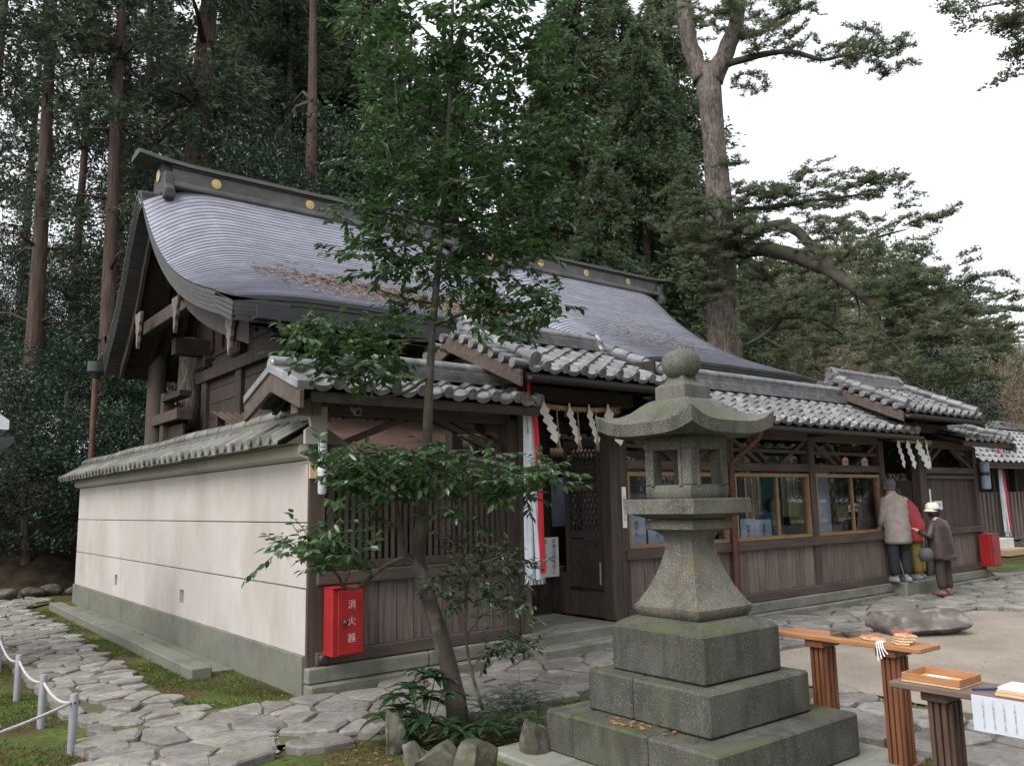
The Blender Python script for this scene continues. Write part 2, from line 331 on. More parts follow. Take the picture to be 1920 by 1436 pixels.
def stone_mesh(c, top, r, gap, deep=.07):
    cx = sum(p[0] for p in c)/len(c); cy = sum(p[1] for p in c)/len(c)
    # drop very short edges, shrink, cut corners
    c = [p for i, p in enumerate(c) if math.dist(p, c[i-1]) > .03]
    if len(c) < 3: return None, None
    R0 = sum(math.dist(p, (cx, cy)) for p in c)/len(c); k = max(.55, 1-gap/R0)
    c = [((p[0]-cx)*k, (p[1]-cy)*k) for p in c]
    d = []
    for i, p in enumerate(c):
        q = c[(i+1) % len(c)]; a = r.uniform(.08, .15)
        d += [(p[0]*(1-a)+q[0]*a, p[1]*(1-a)+q[1]*a), (p[0]*a+q[0]*(1-a), p[1]*a+q[1]*(1-a))]
    d = [(x*(1+r.uniform(-.04, .04)), y*(1+r.uniform(-.04, .04))) for x, y in d]
    e_ = []
    for i, p in enumerate(d):
        q = d[(i+1) % len(d)]; e_.append(p); L_ = math.dist(p, q)
        if L_ > .09: w_ = r.uniform(-.07, .07)*L_; e_.append(((p[0]+q[0])/2-(q[1]-p[1])/L_*w_, (p[1]+q[1])/2+(q[0]-p[0])/L_*w_))
    d = e_; n = len(d); tx, ty = r.uniform(-.03, .03), r.uniform(-.03, .03)
    e = min(.016, R0*.08); s = 1-e/R0*1.3
    V = [(x, y, -deep) for x, y in d]+[(x, y, top-e*.75+tx*x+ty*y) for x, y in d]+[(x*s, y*s, top+tx*x+ty*y+r.uniform(-.003, .003)) for x, y in d]+[(0, 0, top+.004)]
    F_ = []
    for q in (0, n):
        for i in range(n): F_.append((q+i, q+(i+1) % n, q+n+(i+1) % n, q+n+i))
    F_ += [(2*n+i, 2*n+(i+1) % n, 3*n) for i in range(n)]
    return npmesh('flagstone', V, F_, FLAG), (cx, cy, 0)
def lay(path, poly, sp, seed, gap=.022, top=.05, ax=1.0, lim=300):
    r = random.Random(seed+1); n = 0
    cells = voronoi_cells(poly, sp, seed, ax=ax)
    cells.sort(key=lambda c: math.dist(c[0], CAM[:2]))
    for c in cells[:lim]:
        me, loc = stone_mesh(c, top+r.uniform(-.012, .014), r, gap*r.uniform(.7, 1.4))
        if me: link(me, 'flagstone', path, loc=loc)
LP = [(-1.8, 11.6), (-1.72, 3.4), (-1.66, .95), (-1.66, -.25), (-1.0, -.25), (-.93, .05), (-.97, 1), (-.96, 2.4), (-.9, 5.5), (-.86, 9.8), (-.3, 10.6), (-.3, 11.6)]
FP1 = [(-1.66, -.25), (-1.74, -.65), (-2.15, -1.35), (-2.9, -2.3), (-2.1, -2.5), (-1.32, -1.58), (-.84, -1.42), (-.28, -1.55), (.15, -1.42), (1.2, -1.62), (2.2, -1.45), (5.0, -1.52), (5, -.22), (0, -.24), (-.59, -.22), (-.93, .05)]
FP2 = [(5.0, -1.52), (5.5, -1.47), (7.6, -1.4), (9.9, -1.45), (10.1, -2.35), (12, -2.6), (15, -2.4), (19, -1.2), (19, 0.4), (14.6, .3), (14.4, -.22), (5, -.22)]
RP = [(3.45, -2.85), (3.5, -3.4), (3.45, -3.8), (3.62, -4.3), (3.2, -4.9), (3.3, -7), (2.35, -7), (2.5, -5.0), (2.42, -4.5), (2.44, -4.2), (2.5, -3.8), (2.8, -3.3)]
pl = poly_sheet('side_path', LP, .022, DIRT); lay(pl, LP, .27, 3, .012)
pf = poly_sheet('front_path', FP1, .026, DIRT); lay(pf, FP1, .34, 5, .013, ax=1.2)
pf2 = poly_sheet('far_path', FP2, .026, DIRT); lay(pf2, FP2, .42, 9, .014, ax=1.1, lim=200)
pr_ = poly_sheet('yard_path', RP, .02, DIRT); lay(pr_, RP, .36, 11, .016, .055)
# edge stones along the front path
def rock(name, c, size, seed, mat, parent=None, sub=2, flat=.0, pointy=0, rot=0, smooth=True, cut=.66):
    import bmesh
    r = np.random.default_rng(seed); bm = bmesh.new(); bmesh.ops.create_icosphere(bm, subdivisions=sub+1, radius=1)
    k = [r.normal(size=3)*1.4 for _ in range(7)]; ph = r.random(7)*6.28; planes = [r.normal(size=3) for _ in range(13)]; kk = [r.normal(size=3)*6 for _ in range(6)]
    for v in bm.verts:
        p = np.array(v.co); d = 1+.10*sum(math.sin(p@k[i]*1.6+ph[i]) for i in range(7))/2
        for q in planes:
            q = q/np.linalg.norm(q); s = p@q
            if s > cut: p = p-q*(s-cut)*.94
        p = p*(d+.022*sum(math.sin(p@kk[i]+ph[i]) for i in range(6)))
        if pointy: f = 1-pointy*max(0, p[2]+.3)*.45; p[0] *= f; p[1] *= f
        p = p*np.array(size); ca, sa = math.cos(rot), math.sin(rot)
        v.co = (p[0]*ca-p[1]*sa, p[0]*sa+p[1]*ca, p[2])
    me = bpy.data.meshes.new(name); bm.to_mesh(me); bm.free(); me.materials.append(mat)
    if smooth: me.polygons.foreach_set('use_smooth', [True]*len(me.polygons))
    return link(me, name, parent, loc=c)
def edge_run(path, pts, seed, step=.5, h=.075, w=.16):
    r = random.Random(seed)
    for (a, b) in zip(pts[:-1], pts[1:]):
        L = math.dist(a, b); n = max(1, round(L/step)); dx, dy_ = (b[0]-a[0])/L, (b[1]-a[1])/L
        for i in range(n):
            t = (i+.5)/n; x = a[0]+(b[0]-a[0])*t+r.uniform(-.03, .03); y = a[1]+(b[1]-a[1])*t+r.uniform(-.04, .04); hl = L/n*.5*r.uniform(.9, 1.04); c = []
            for k in range(9):
                q = 2*PI*k/9+r.uniform(-.2, .2); u, v = math.cos(q), math.sin(q); m = (abs(u)**3.2+abs(v)**3.2)**(-1/3.2); u *= m*hl*r.uniform(.9, 1.05); v *= m*w*r.uniform(.75, 1.15)
                c.append((x+u*dx-v*dy_, y+u*dy_+v*dx))
            me, loc = stone_mesh(c, .052+r.uniform(-.012, .016), r, .006, .09)
            if me: me.materials[0] = FLAG; link(me, 'edge_stone', path, loc=loc)
edge_run(pf, [(-1.4, -1.66), (-.84, -1.47), (-.28, -1.6), (.3, -1.5), (1.2, -1.64), (2.2, -1.48), (5, -1.55)], 1)
edge_run(pf2, [(5, -1.55), (7.5, -1.44), (9.9, -1.5), (10.2, -2.4), (12, -2.65), (15, -2.5), (19, -1.3)], 2, .6, .09)
edge_run(pl, [(-1.72, -.9), (-1.72, -.3), (-1.72, .9), (-1.78, 3.4), (-1.85, 7)], 3, .45, .065, .1)
edge_run(pr_, [(2.9, -3.2), (2.52, -3.75), (2.42, -4.2), (2.4, -4.6), (2.48, -5.1), (2.36, -6.4)], 4, .42, .1, .17)

# ================================================================ white plaster wall with tiled coping
wall = thing('plaster_wall', 'long white plaster wall with mossy tile coping and grey concrete footing', 'wall', (0, 5, 0))
YF = 10.4
box('footing', CONC, wall, -.03, .2, 0.0, YF, -.05, .35, bev=.006)
zs = [(.352, .935), (.947, 1.535), (1.547, 2.12)]
vents = [pixx(217, 1096, 0), pixx(340, 1128, 0)]
vy = sorted(float(v[1]) for v in vents); vz = [.62, .62]
def panel_with_holes(z0, z1):
    m = MB(); hw, hh, zc = .085, .085, .60
    ys = [0.0]
    for y in vy: ys += [y-hw, y+hw]
    ys.append(YF)
    for i in range(len(ys)-1):
        if i % 2 == 0: m.box(0, .16, ys[i], ys[i+1], z0, z1)
        else: m.box(0, .16, ys[i], ys[i+1], z0, zc-hh); m.box(0, .16, ys[i], ys[i+1], zc+hh, z1)
    return m
panel_with_holes(*zs[0]).build('plaster_panel', PLAST, wall)
for z0, z1 in zs[1:]: box('plaster_panel', PLAST, wall, 0, .16, 0, YF, z0, z1, bev=.004)
box('plaster_core', CONC, wall, .012, .15, .01, YF-.01, .92, 1.6)
for y in vy:
    v = box('vent', PLAST, wall, .09, .13, y-.085, y+.085, .515, .685)
    MB().tube([(.085, y, .60), (.09, y, .60)], .055, 12).build('vent_hole', INK, v)
    box('vent_bar', PLAST, v, .072, .084, y-.07, y+.07, .59, .61)
MB().prism([(0, 2.13), (-.07, 2.16), (-.085, 2.20), (-.085, 2.27), (.2, 2.27), (.2, 2.13)], 'y', .005, YF+.1).build('cornice', PLAST, wall)
cop = MB().prism([(-.2, 2.275), (.12, 2.47), (.44, 2.275)], 'y', -.0, YF+.35).build('coping_bed', CONC, wall)
tm = MB()
pr1 = [(-.30, 2.285), (-.30, 2.325), (.07, 2.545), (.07, 2.50)]
# one coping tile: a raised roll and a shallow pan, sloping to the outside
def coping_tile():
    m = MB(); n = 6
    m.box(0, 1, 0, 1, 0, 1); m.v = []; m.f = []
    y = [0, .03, .06, .09, .12, .15, .18, .21, .245]; h = [0, -.02, -.026, -.02, .0, .05, .068, .05, 0]
    V = []; 
    for (x, z) in ((-.30, .03), (.05, .23)):
        V += [(x, yy, z+hh) for yy, hh in zip(y, h)]
    V += [(-.30, yy, z-.005) for yy, z in zip(y, [-.0]*9)]
    F_ = [(i, i+1, 9+i+1, 9+i) for i in range(8)]+[(i+1, i, 18+i, 18+i+1) for i in range(8)]
    k = 10; b = len(V)
    V += [(x, .18+.042*math.cos(2*PI*i/k), .052+.042*math.sin(2*PI*i/k)) for x in (-.325, -.28) for i in range(k)]; F_ += [(b+i, b+(i+1) % k, b+k+(i+1) % k, b+k+i) for i in range(k)]+[tuple(b+i for i in range(k))]
    return npmesh('coping_tile', V, F_, TILEM)
ct = coping_tile()
k = 0; y = .0
while y < YF+.2:
    o = link(ct, 'coping_tile', wall, loc=(0, y, 2.27+random.uniform(-.006, .006)), rot=(0, 0, random.uniform(-.02, .02))); y += .245
for i in range(24):
    y0 = -.02+i*.44
    MB().tube([(.10, y0, 2.60+.01*math.sin(i*.9)), (.10, y0+.45, 2.60+.01*math.sin(i*.9+.9))], [.085, .078], 10).build('ridge_tile', TILEM, wall, True, auto=True)
for q in range(2): box('noshi_tile', TILEM, wall, -.02+.02*q, .22-.02*q, -.02, YF+.25, 2.50+.035*q, 2.533+.035*q)
MB().prism([(-.06, 2.27), (.16, 2.27), (.16, 2.72), (.08, 2.72), (.05, 2.66), (.06, 2.58), (-.02, 2.52), (-.0, 2.44), (-.06, 2.40)], 'y', -.07, -.025).build('end_plaster', PLAST, wall)
# kerb along the wall
kb = thing('drain_kerb', 'mossy stone kerb lying along the foot of the white wall', 'kerb', (-.45, 5, 0))
for i, (a, b) in enumerate([(1.5, 3.6), (3.62, 5.6), (5.62, 7.4), (7.42, 9.6)]):
    box('kerb_stone', CONC, kb, -.54, -.33, a, b, -.05, .10+.004*(i % 2), bev=.012)
box('kerb_channel', CONC, kb, -.298, -.035, 1.7, 9.6, -.08, .008)

# ================================================================ shrine halls with curved copper roofs
def interp(P, y): return float(np.interp(y, [p[0] for p in P], [p[1] for p in P]))
def smooth_prof(P, n=60):
    ys = np.array([p[0] for p in P]); zs_ = np.array([p[1] for p in P]); co = np.polyfit(ys, zs_, 4)
    t = np.linspace(ys[0], ys[-1], n); return list(zip(t, np.polyval(co, t)))
def make_hall(name, label, x0, x1, dz, dy, ncourse, crests, body):
    h = thing(name, label, 'shrine hall', ((x0+x1)/2, 6.5+dy, 0))
    pm = smooth_prof([(2.75, 4.44), (3.4, 4.68), (3.9, 4.89), (5.0, 5.44), (5.9, 6.02), (6.76, 6.78), (7.45, 7.46)])
    pv = smooth_prof([(2.75, 4.33), (3.3, 4.49), (3.9, 4.69), (4.99, 5.08), (5.89, 5.55), (6.76, 6.23), (7.6, 7.16)])
    rm = smooth_prof([(10.0, 4.75), (9.3, 5.55), (8.7, 6.4), (8.2, 7.1), (7.75, 7.46)]); rv = smooth_prof([(10.0, 4.62), (9.3, 5.33), (8.7, 6.12), (8.2, 6.95), (7.6, 7.25)])
    def zz(x, y, lift=0, rear=False):
        d = min(x-x0, x1-x); w = max(0, 1-d/1.25)**2 if d < 1.25 else 0
        a, b = (rm[::-1], rv[::-1]) if rear else (pm, pv)
        return interp(a, y)*(1-w)+interp(b, y)*w+lift+dz
    xs = [x0+t for t in (0, .1, .2, .32, .46, .62, .8, 1.0, 1.25)]+list(np.linspace(x0+1.25, x1-1.25, 8)[1:-1])+[x1-t for t in (1.25, 1.0, .8, .62, .46, .32, .2, .1, 0)]
    # arc-length division of the front slope
    Yd = np.linspace(2.75, 7.5, 200); Zd = np.array([interp(pm, y) for y in Yd]); S = np.concatenate([[0], np.cumsum(np.hypot(np.diff(Yd), np.diff(Zd)))])
    yk = np.interp(np.linspace(0, S[-1], ncourse+1), S, Yd)
    nx = len(xs)
    for k in range(ncourse):
        ya, yb = yk[k], yk[k+1]; w = random.uniform(-.002, .002)
        V = [(x, ya+dy, zz(x, ya)) for x in xs]+[(x, ya+dy-.004, zz(x, ya, .023+w)) for x in xs]+[(x, yb+dy, zz(x, yb, .004)) for x in xs]
        F_ = [(r*nx+i, r*nx+i+1, (r+1)*nx+i+1, (r+1)*nx+i) for r in (0, 1) for i in range(nx-1)]
        V = np.array(V)-wl(h)
        o = link(npmesh('roof_course', V, F_, COPPER), 'roof_course', h)
    # rear slope
    yr = np.linspace(7.5, 10.0, 14)
    V = np.array([(x, y+dy, zz(x, y, 0, True) if y > 7.7 else zz(x, 7.5)) for y in yr for x in xs])-wl(h)
    F_ = [(r*nx+i, r*nx+i+1, (r+1)*nx+i+1, (r+1)*nx+i) for r in range(13) for i in range(nx-1)]
    link(npmesh('rear_slope', V, F_, COPPER), 'rear_slope', h)
    # layered edge: verges and front eave
    path = [(y, interp(pv, y)) for y in np.linspace(2.75, 7.6, 26)]
    rpath = [(y, interp(rv[::-1], y)) for y in np.linspace(7.6, 10.0, 16)]
    def strip(pts, xa, xb, t0, t1, nm, mat):           # a band under the verge, from thickness t0 to t1 below it
        m = MB(); V = []
        for (y, z) in pts: V += [(xa, y+dy, z-t0+dz), (xb, y+dy, z-t0+dz), (xb, y+dy, z-t1+dz), (xa, y+dy, z-t1+dz)]
        n = len(pts); F_ = [(4*i+a, 4*i+(a+1) % 4, 4*i+4+(a+1) % 4, 4*i+4+a) for i in range(n-1) for a in range(4)]+[(0, 1, 2, 3), (4*n-1, 4*n-2, 4*n-3, 4*n-4)]
        return m.add(V, F_).build(nm, mat, h)
    L = 5
    for k in range(L):
        t0, t1 = .003+.062*k, .060+.062*k; off = .012*k
        for (xa, xb) in ((x0+off, x0+.75), (x1-.75, x1-off)):
            strip(path, xa, xb, t0, t1, 'verge_layer', COPD); strip(rpath, xa, xb, t0, t1, 'verge_layer', COPD)
        V = []
        for x in xs:
            z = zz(x, 2.75); ya = 2.75+dy+off
            V += [(x, ya, z-t0), (x, ya+.7, z-t0+.26), (x, ya+.7, z-t1+.26), (x, ya, z-t1)]
        F_ = [(4*i+a, 4*i+(a+1) % 4, 4*i+4+(a+1) % 4, 4*i+4+a) for i in range(nx-1) for a in range(4)]+[(3, 2, 1, 0), (4*nx-4, 4*nx-3, 4*nx-2, 4*nx-1)]
        MB().add(V, F_).build('eave_layer', COPD, h)
    # underside, rafters, barge boards
    def under(pts, t, nm, xa, xb, mat):
        V = []
        for (y, z) in pts: V += [(xa, y+dy, z-t+dz), (xb, y+dy, z-t+dz)]
        F_ = [(2*i, 2*i+1, 2*i+3, 2*i+2) for i in range(len(pts)-1)]
        return MB().add(V, F_).build(nm, mat, h)
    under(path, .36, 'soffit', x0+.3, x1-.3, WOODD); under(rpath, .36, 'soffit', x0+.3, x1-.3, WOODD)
    for i in range(7):
        xr = x0+.75+i*.22
        for p in (path[3:], rpath[:-2]): strip(p, xr, xr+.08, .365, .46, 'rafter', WOODD)
    for xa in (x0+.28, x1-.34):
        strip(path[1:], xa, xa+.06, .32, .62, 'barge_board', WOODH); strip(rpath[:-1], xa, xa+.06, .32, .60, 'barge_board', WOODH)
    def pendant(y, z, s):
        pts = [(-.20, .34), (-.16, .16), (-.10, .10), (-.11, -.02), (-.05, -.10), (-.055, -.22), (0, -.36), (.055, -.22), (.05, -.10), (.11, -.02), (.10, .10), (.16, .16), (.20, .34)]
        MB().prism([(y+a*s, z+b*s) for a, b in pts], 'x', x0+.20, x0+.26).build('gable_pendant', PLANK, h, bev=.008)
    for (px, py, s) in ((330, 590, .85), (260, 620, .95), (432, 628, .8)):
        q = pixx(px, py, x0+.23) if dz == 0 else None
        if q is not None: pendant(float(q[1]), float(q[2]), s)
    # gable wall, tie beam, struts, body
    bx0, bx1, by0, by1 = body
    g = [(by0-1.2+dy, 4.5+dz)]+[(y+dy, interp(pv, y)-.45+dz) for y in np.linspace(by0-.6, 7.5, 8)]+[(y+dy, interp(rv[::-1], y)-.45+dz) for y in np.linspace(7.7, by1+.9, 6)]+[(by1+1.2+dy, 4.5+dz)]
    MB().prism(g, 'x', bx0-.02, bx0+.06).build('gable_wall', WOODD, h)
    for k in range(7):
        y = by0+.2+k*(by1-by0-.4)/6; box('gable_strut', WOODD, h, bx0-.07, bx0-.022, y+dy-.04, y+dy+.04, 4.6+dz, min(5.9, interp(pv, y) if y < 7.6 else interp(rv[::-1], y))-.5+dz)
    MB().box(x0+.5, x1-.5, by0-.1+dy, by0+.15+dy, 4.55+dz, 4.85+dz).build('eave_beam', WOODD, h, bev=.01)
    MB().box(x0+.45, x0+.62, 5.75+dy, by1+.75+dy, 4.95+dz, 5.2+dz).build('tie_beam', WOODH, h, bev=.01)
    MB().box(x0+.8, x1-.8, by1-.15+dy, by1+.1+dy, 4.5+dz, 4.8+dz).build('rear_beam', WOODD, h)
    for xx in (bx0, bx1):
        for yy in (by0, (by0+by1)/2, by1):
            box('post', WOODH, h, xx-.13, xx+.13, yy+dy-.13, yy+dy+.13, 0, 4.6+dz, bev=.015)
            box('bracket_block', WOODD, h, xx-.22, xx+.22, yy+dy-.22, yy+dy+.22, 4.25+dz, 4.5+dz, bev=.04)
    for k in range(13):
        z = .9+k*.27
        for (a, b, ya, yb) in ((bx0-.05, bx0-.01, by0+.13, by1-.13), (bx0+.13, bx1-.13, by0-.05, by0-.01)):
            box('wall_board', WOODH, h, a, b, ya+dy, yb+dy, z, z+.262, bev=.004)
    box('wall_core', WOODD, h, bx0, bx1, by0+dy, by1+dy, .3, 4.5+dz)
    for z in (2.9, 4.02): box('wall_rail', WOODH, h, bx0-.17, bx0-.052, by0-.25+dy, by1+.35+dy, z+dz*.5, z+.22+dz*.5, bev=.01)
    # ridge box with crests
    ry = 7.6+dy; rz = 7.34+dz; a, b = x0+.42, x1-.42
    box('ridge_skirt', RIDGE, h, a, b, ry-.34, ry+.34, rz, rz+.10, bev=.02)
    box('ridge_body', RIDGE, h, a+.02, b-.02, ry-.22, ry+.22, rz+.10, rz+.42)
    V = []
    xr = list(np.linspace(a-.55, b+.55, 25))
    for x in xr:
        up = .09*max(0, (a+.5-x)/1.05)**2+.09*max(0, (x-b+.5)/1.05)**2
        V += [(x, ry-.30, rz+.42+up), (x, ry-.27, rz+.50+up), (x, ry, rz+.56+up), (x, ry+.27, rz+.50+up), (x, ry+.30, rz+.42+up)]
    F_ = [(5*i+c, 5*i+(c+1) % 5, 5*i+5+(c+1) % 5, 5*i+5+c) for i in range(24) for c in range(5)]+[(0, 1, 2, 3, 4), (124, 123, 122, 121, 120)]
    MB().add(V, F_).build('ridge_cap', COPD, h)
    box('ridge_lip', COPD, h, a, b, ry-.255, ry+.255, rz+.385, rz+.415)
    for k in range(int((b-a)/.9)): box('ridge_seam', RIDGE, h, a+.45+k*.9, a+.465+k*.9, ry-.224, ry-.2201, rz+.11, rz+.38)
    for xe, s in ((a, -1), (b, 1)):                    # end ornament: plate with scrolls stepping down
        pl_ = [(ry-.16, rz+.52), (ry+.16, rz+.52), (ry+.22, rz+.30), (ry+.34, rz+.24), (ry+.36, rz+.02), (ry+.46, rz-.08), (ry+.44, rz-.24), (ry+.30, rz-.28), (ry+.22, rz-.12), (ry-.22, rz-.12), (ry-.30, rz-.28), (ry-.44, rz-.24), (ry-.46, rz-.08), (ry-.36, rz+.02), (ry-.34, rz+.24), (ry-.22, rz+.30)]
        xa, xb = (xe-.14, xe+.02) if s < 0 else (xe-.02, xe+.14)
        e = MB().prism(pl_, 'x', xa, xb).build('ridge_end', COPD, h, bev=.02)
        xf = xa-.012 if s < 0 else xb+.012
        MB().tube([(xf-.01, ry, rz+.26), (xf+.01, ry, rz+.26)], .11, 20).build('end_crest', GOLD, e, True, auto=True)
        for sy in (-1, 1):
            MB().tube([(xa-.01, ry+sy*.36, rz-.17), (xb+.01, ry+sy*.36, rz-.17)], .085, 12).build('scroll', COPD, e, True, auto=True)
    for xc in crests:
        c = MB().tube([(xc, ry-.232, rz+.25), (xc, ry-.222, rz+.25)], .088, 24).build('crest', GOLD, h, True, auto=True)
        m = MB()                                     # relief inside the disc
        for sx in (-1, 1):
            for q in (0, 1): m.bar((xc+sx*.006, ry-.2335, rz+.285-.045*q), (xc+sx*.062, ry-.2335, rz+.262-.045*q), .003, .010, (0, 1, 0))
        m.bar((xc-.05, ry-.2335, rz+.195), (xc+.05, ry-.2335, rz+.195), .003, .009, (0, 1, 0))
        m.build('crest_relief', RIDGE, c)
    return h, zz, dy
HALL1, zz1, _ = make_hall('main_hall', 'larger dark wooden shrine hall with sweeping copper roof and open gable above the white wall', .2, 7.0, 0, 0, 46,
                    [1.42, 3.25, 5.1], (1.7, 6.3, 4.6, 8.2))
HALL2, zz2, _ = make_hall('front_hall', 'second shrine hall whose copper roof ends beside the big fir tree', 8.0, 14.3, .02, .55, 46,
                    [9.65, 11.2, 12.75], (9.2, 13.2, 4.6, 8.2))
# gutter along the main hall eave
gt = thing('eave_gutter', 'dark box gutter hung below the main hall copper eave', 'gutter', (3.5, 2.66, 4))
MB().prism([(2.52, 4.19), (2.52, 4.03), (2.70, 4.03), (2.70, 4.19), (2.67, 4.19), (2.67, 4.06), (2.55, 4.06), (2.55, 4.19)], 'x', .42, 6.9).build('trough', GUTT, gt)
for k in range(8): MB().tube([(.7+k*.85, 2.61, 4.05), (.7+k*.85, 2.75, 4.0), (.7+k*.85, 2.9, 4.12)], .012, 6).build('hanger', GUTT, gt)
MB().tube([(.95, 2.62, 4.03), (.95, 2.66, 3.85), (.98, 2.8, 3.7)], .03, 8).build('hook', RUST, gt)
# fallen needles on the main roof
nd = MB(); r = random.Random(5); V = []; F_ = []
def needles(zzf, dy, n, cx, cy, sx, sy):
    for _ in range(n):
        x, y = r.gauss(cx, sx), r.gauss(cy, sy)
        if y < 2.9 or y > 7 or x < 1.2: continue
        z = zzf(x, y, .045); t = r.uniform(0, PI); L = r.uniform(.015, .05); w = r.uniform(.004, .009); ca, sa = math.cos(t)*L, math.sin(t)*L
        nx, ny = -math.sin(t)*w, math.cos(t)*w; i = len(V)
        y += dy; sl = .55*sa
        for (a, b, c) in ((-ca-nx, -sa-ny, -sl), (ca-nx, sa-ny, sl), (ca+nx, sa+ny, sl), (-ca+nx, -sa+ny, -sl)): V.append((x+a, y+b, z+c-.02+r.uniform(0, .012)))
        F_.append((i, i+1, i+2, i+3))
for (cx, cy, n) in ((2.0, 4.9, 260), (2.6, 4.75, 300), (3.0, 4.5, 300), (3.6, 4.7, 300), (3.3, 3.9, 500), (4.2, 4.4, 500), (4.9, 4.2, 500), (2.6, 4.1, 300), (4.4, 3.5, 300)): needles(zz1, 0, n, cx, cy, .75, .2 if cy > 4.3 else .5)
for (cx, cy, n) in ((10.4, 4.6, 160), (11.3, 4.8, 160), (11, 5.4, 120)): needles(zz2, .55, n, cx, cy, .8, .3)
o = link(npmesh('fallen_needles', V, F_, surf('dry_needles', (.17, .10, .055), (.30, .19, .115), 20, .9, bump=0)), 'fallen_needles')
tag(o, 'brown fallen cedar needles lying on the copper roof', 'needles', kind='stuff')
# rear drain pipe and timber screen left of the main hall
dp = thing('drain_pipe', 'rusty red drain pipe under a grey hopper at the rear roof corner', 'pipe', (.3, 10.25, 0))
a = pixx(180, 690, .3)
MB().tube([(.3, float(a[1]), .1), (.3, float(a[1]), 4.4)], .055, 10).build('pipe', RUST, dp, True, auto=True)
MB().lathe((.3, float(a[1]), 0), [(.06, 4.38), (.14, 4.5), (.16, 4.52), (.16, 4.72), (.13, 4.72)], 14).build('hopper', GUTT, dp, True, auto=True)
sc = thing('timber_screen', 'dark timber screen with a round log post behind the plaster wall', 'screen', (1.3, 9.4, 0))
MB().tube([(1.15, 9.75, 0), (1.15, 9.75, 4.9)], [.2, .17], 14).build('log_post', WOOD, sc, True, auto=True)
box('square_post', WOOD, sc, 1.1, 1.3, 9.05, 9.25, 0, 3.9, bev=.01)
for k in range(4): box('plank', WOODD, sc, 1.2, 1.25, 8.1+k*.235, 8.33+k*.235, 0, 3.25, bev=.004)
box('rail', WOOD, sc, 1.05, 1.34, 8.0, 10.1, 3.3, 3.5, bev=.01)
box('top_rail', WOODD, sc, 1.08, 1.3, 8.0, 9.1, 3.72, 3.84, bev=.01)
MB().tube([(1.6, 9.1, 0), (1.6, 9.1, 5.0)], [.26, .22], 14).build('log_post', BARKF, sc, True, auto=True)

# ================================================================ tiled corridor, gates and office along the front
TW = .28
def tile_mesh(eave=False):
    u = [0, .045, .09, .135, .175, .19, .215, .24, .265, .29]; h = [.012, -.008, -.014, -.008, .010, .024, .042, .046, .036, .012]
    n = len(u); L = .30; V = []
    for (v, dz) in ((0, .030), (L, 0.0)): V += [(a, v, b+dz) for a, b in zip(u, h)]
    V += [(a, .0, b+.030-.022) for a, b in zip(u, h)]
    F_ = [(i, i+1, n+i+1, n+i) for i in range(n-1)]+[(i+1, i, 2*n+i, 2*n+i+1) for i in range(n-1)]
    m = MB().add(V, F_)
    if eave:
        c = (.238, .0, .052); k = 14
        V = [(c[0]+.058*math.cos(2*PI*i/k), yy, c[2]+.058*math.sin(2*PI*i/k)) for yy in (-.022, .05) for i in range(k)]
        V += [(c[0]+.042*math.cos(2*PI*i/k), yy, c[2]+.042*math.sin(2*PI*i/k)) for yy in (-.022, -.012) for i in range(k)]
        F2 = [(i, (i+1) % k, k+(i+1) % k, k+i) for i in range(k)]+[(i, (i+1) % k, 2*k+(i+1) % k, 2*k+i) for i in range(k)]
        F2 += [(2*k+i, 2*k+(i+1) % k, 3*k+(i+1) % k, 3*k+i) for i in range(k)]+[tuple(3*k+i for i in range(k))]
        m.add(V, F2)
        cx = [0, .045, .09, .135, .18]; lo = [-.012, -.045, -.055, -.045, -.012]
        m.add([(a, -.012, b+.03) for a, b in zip(u[:5], h[:5])]+[(a, -.012, b+.02) for a, b in zip(cx, lo)], [(i+1, i, 5+i, 6+i) for i in range(4)])
    return npmesh('eave_tile' if eave else 'roof_tile', m.v, m.f, TILE)
T_FIELD, T_EAVE = tile_mesh(), tile_mesh(True)
def cyl_mesh(name, r, L, mat, n=12, r2=None):
    m = MB().tube([(0, 0, 0), (L, 0, 0)], [r, r2 or r], n); me = npmesh(name, m.v, m.f, mat, True)
    try: me.set_sharp_from_angle(angle=R_(38))
    except Exception: pass
    return me
CAPT = cyl_mesh('ridge_tile', .075, .30, TILE, 12, .070)
VERT = cyl_mesh('verge_tile', .055, .26, TILE, 12, .05)
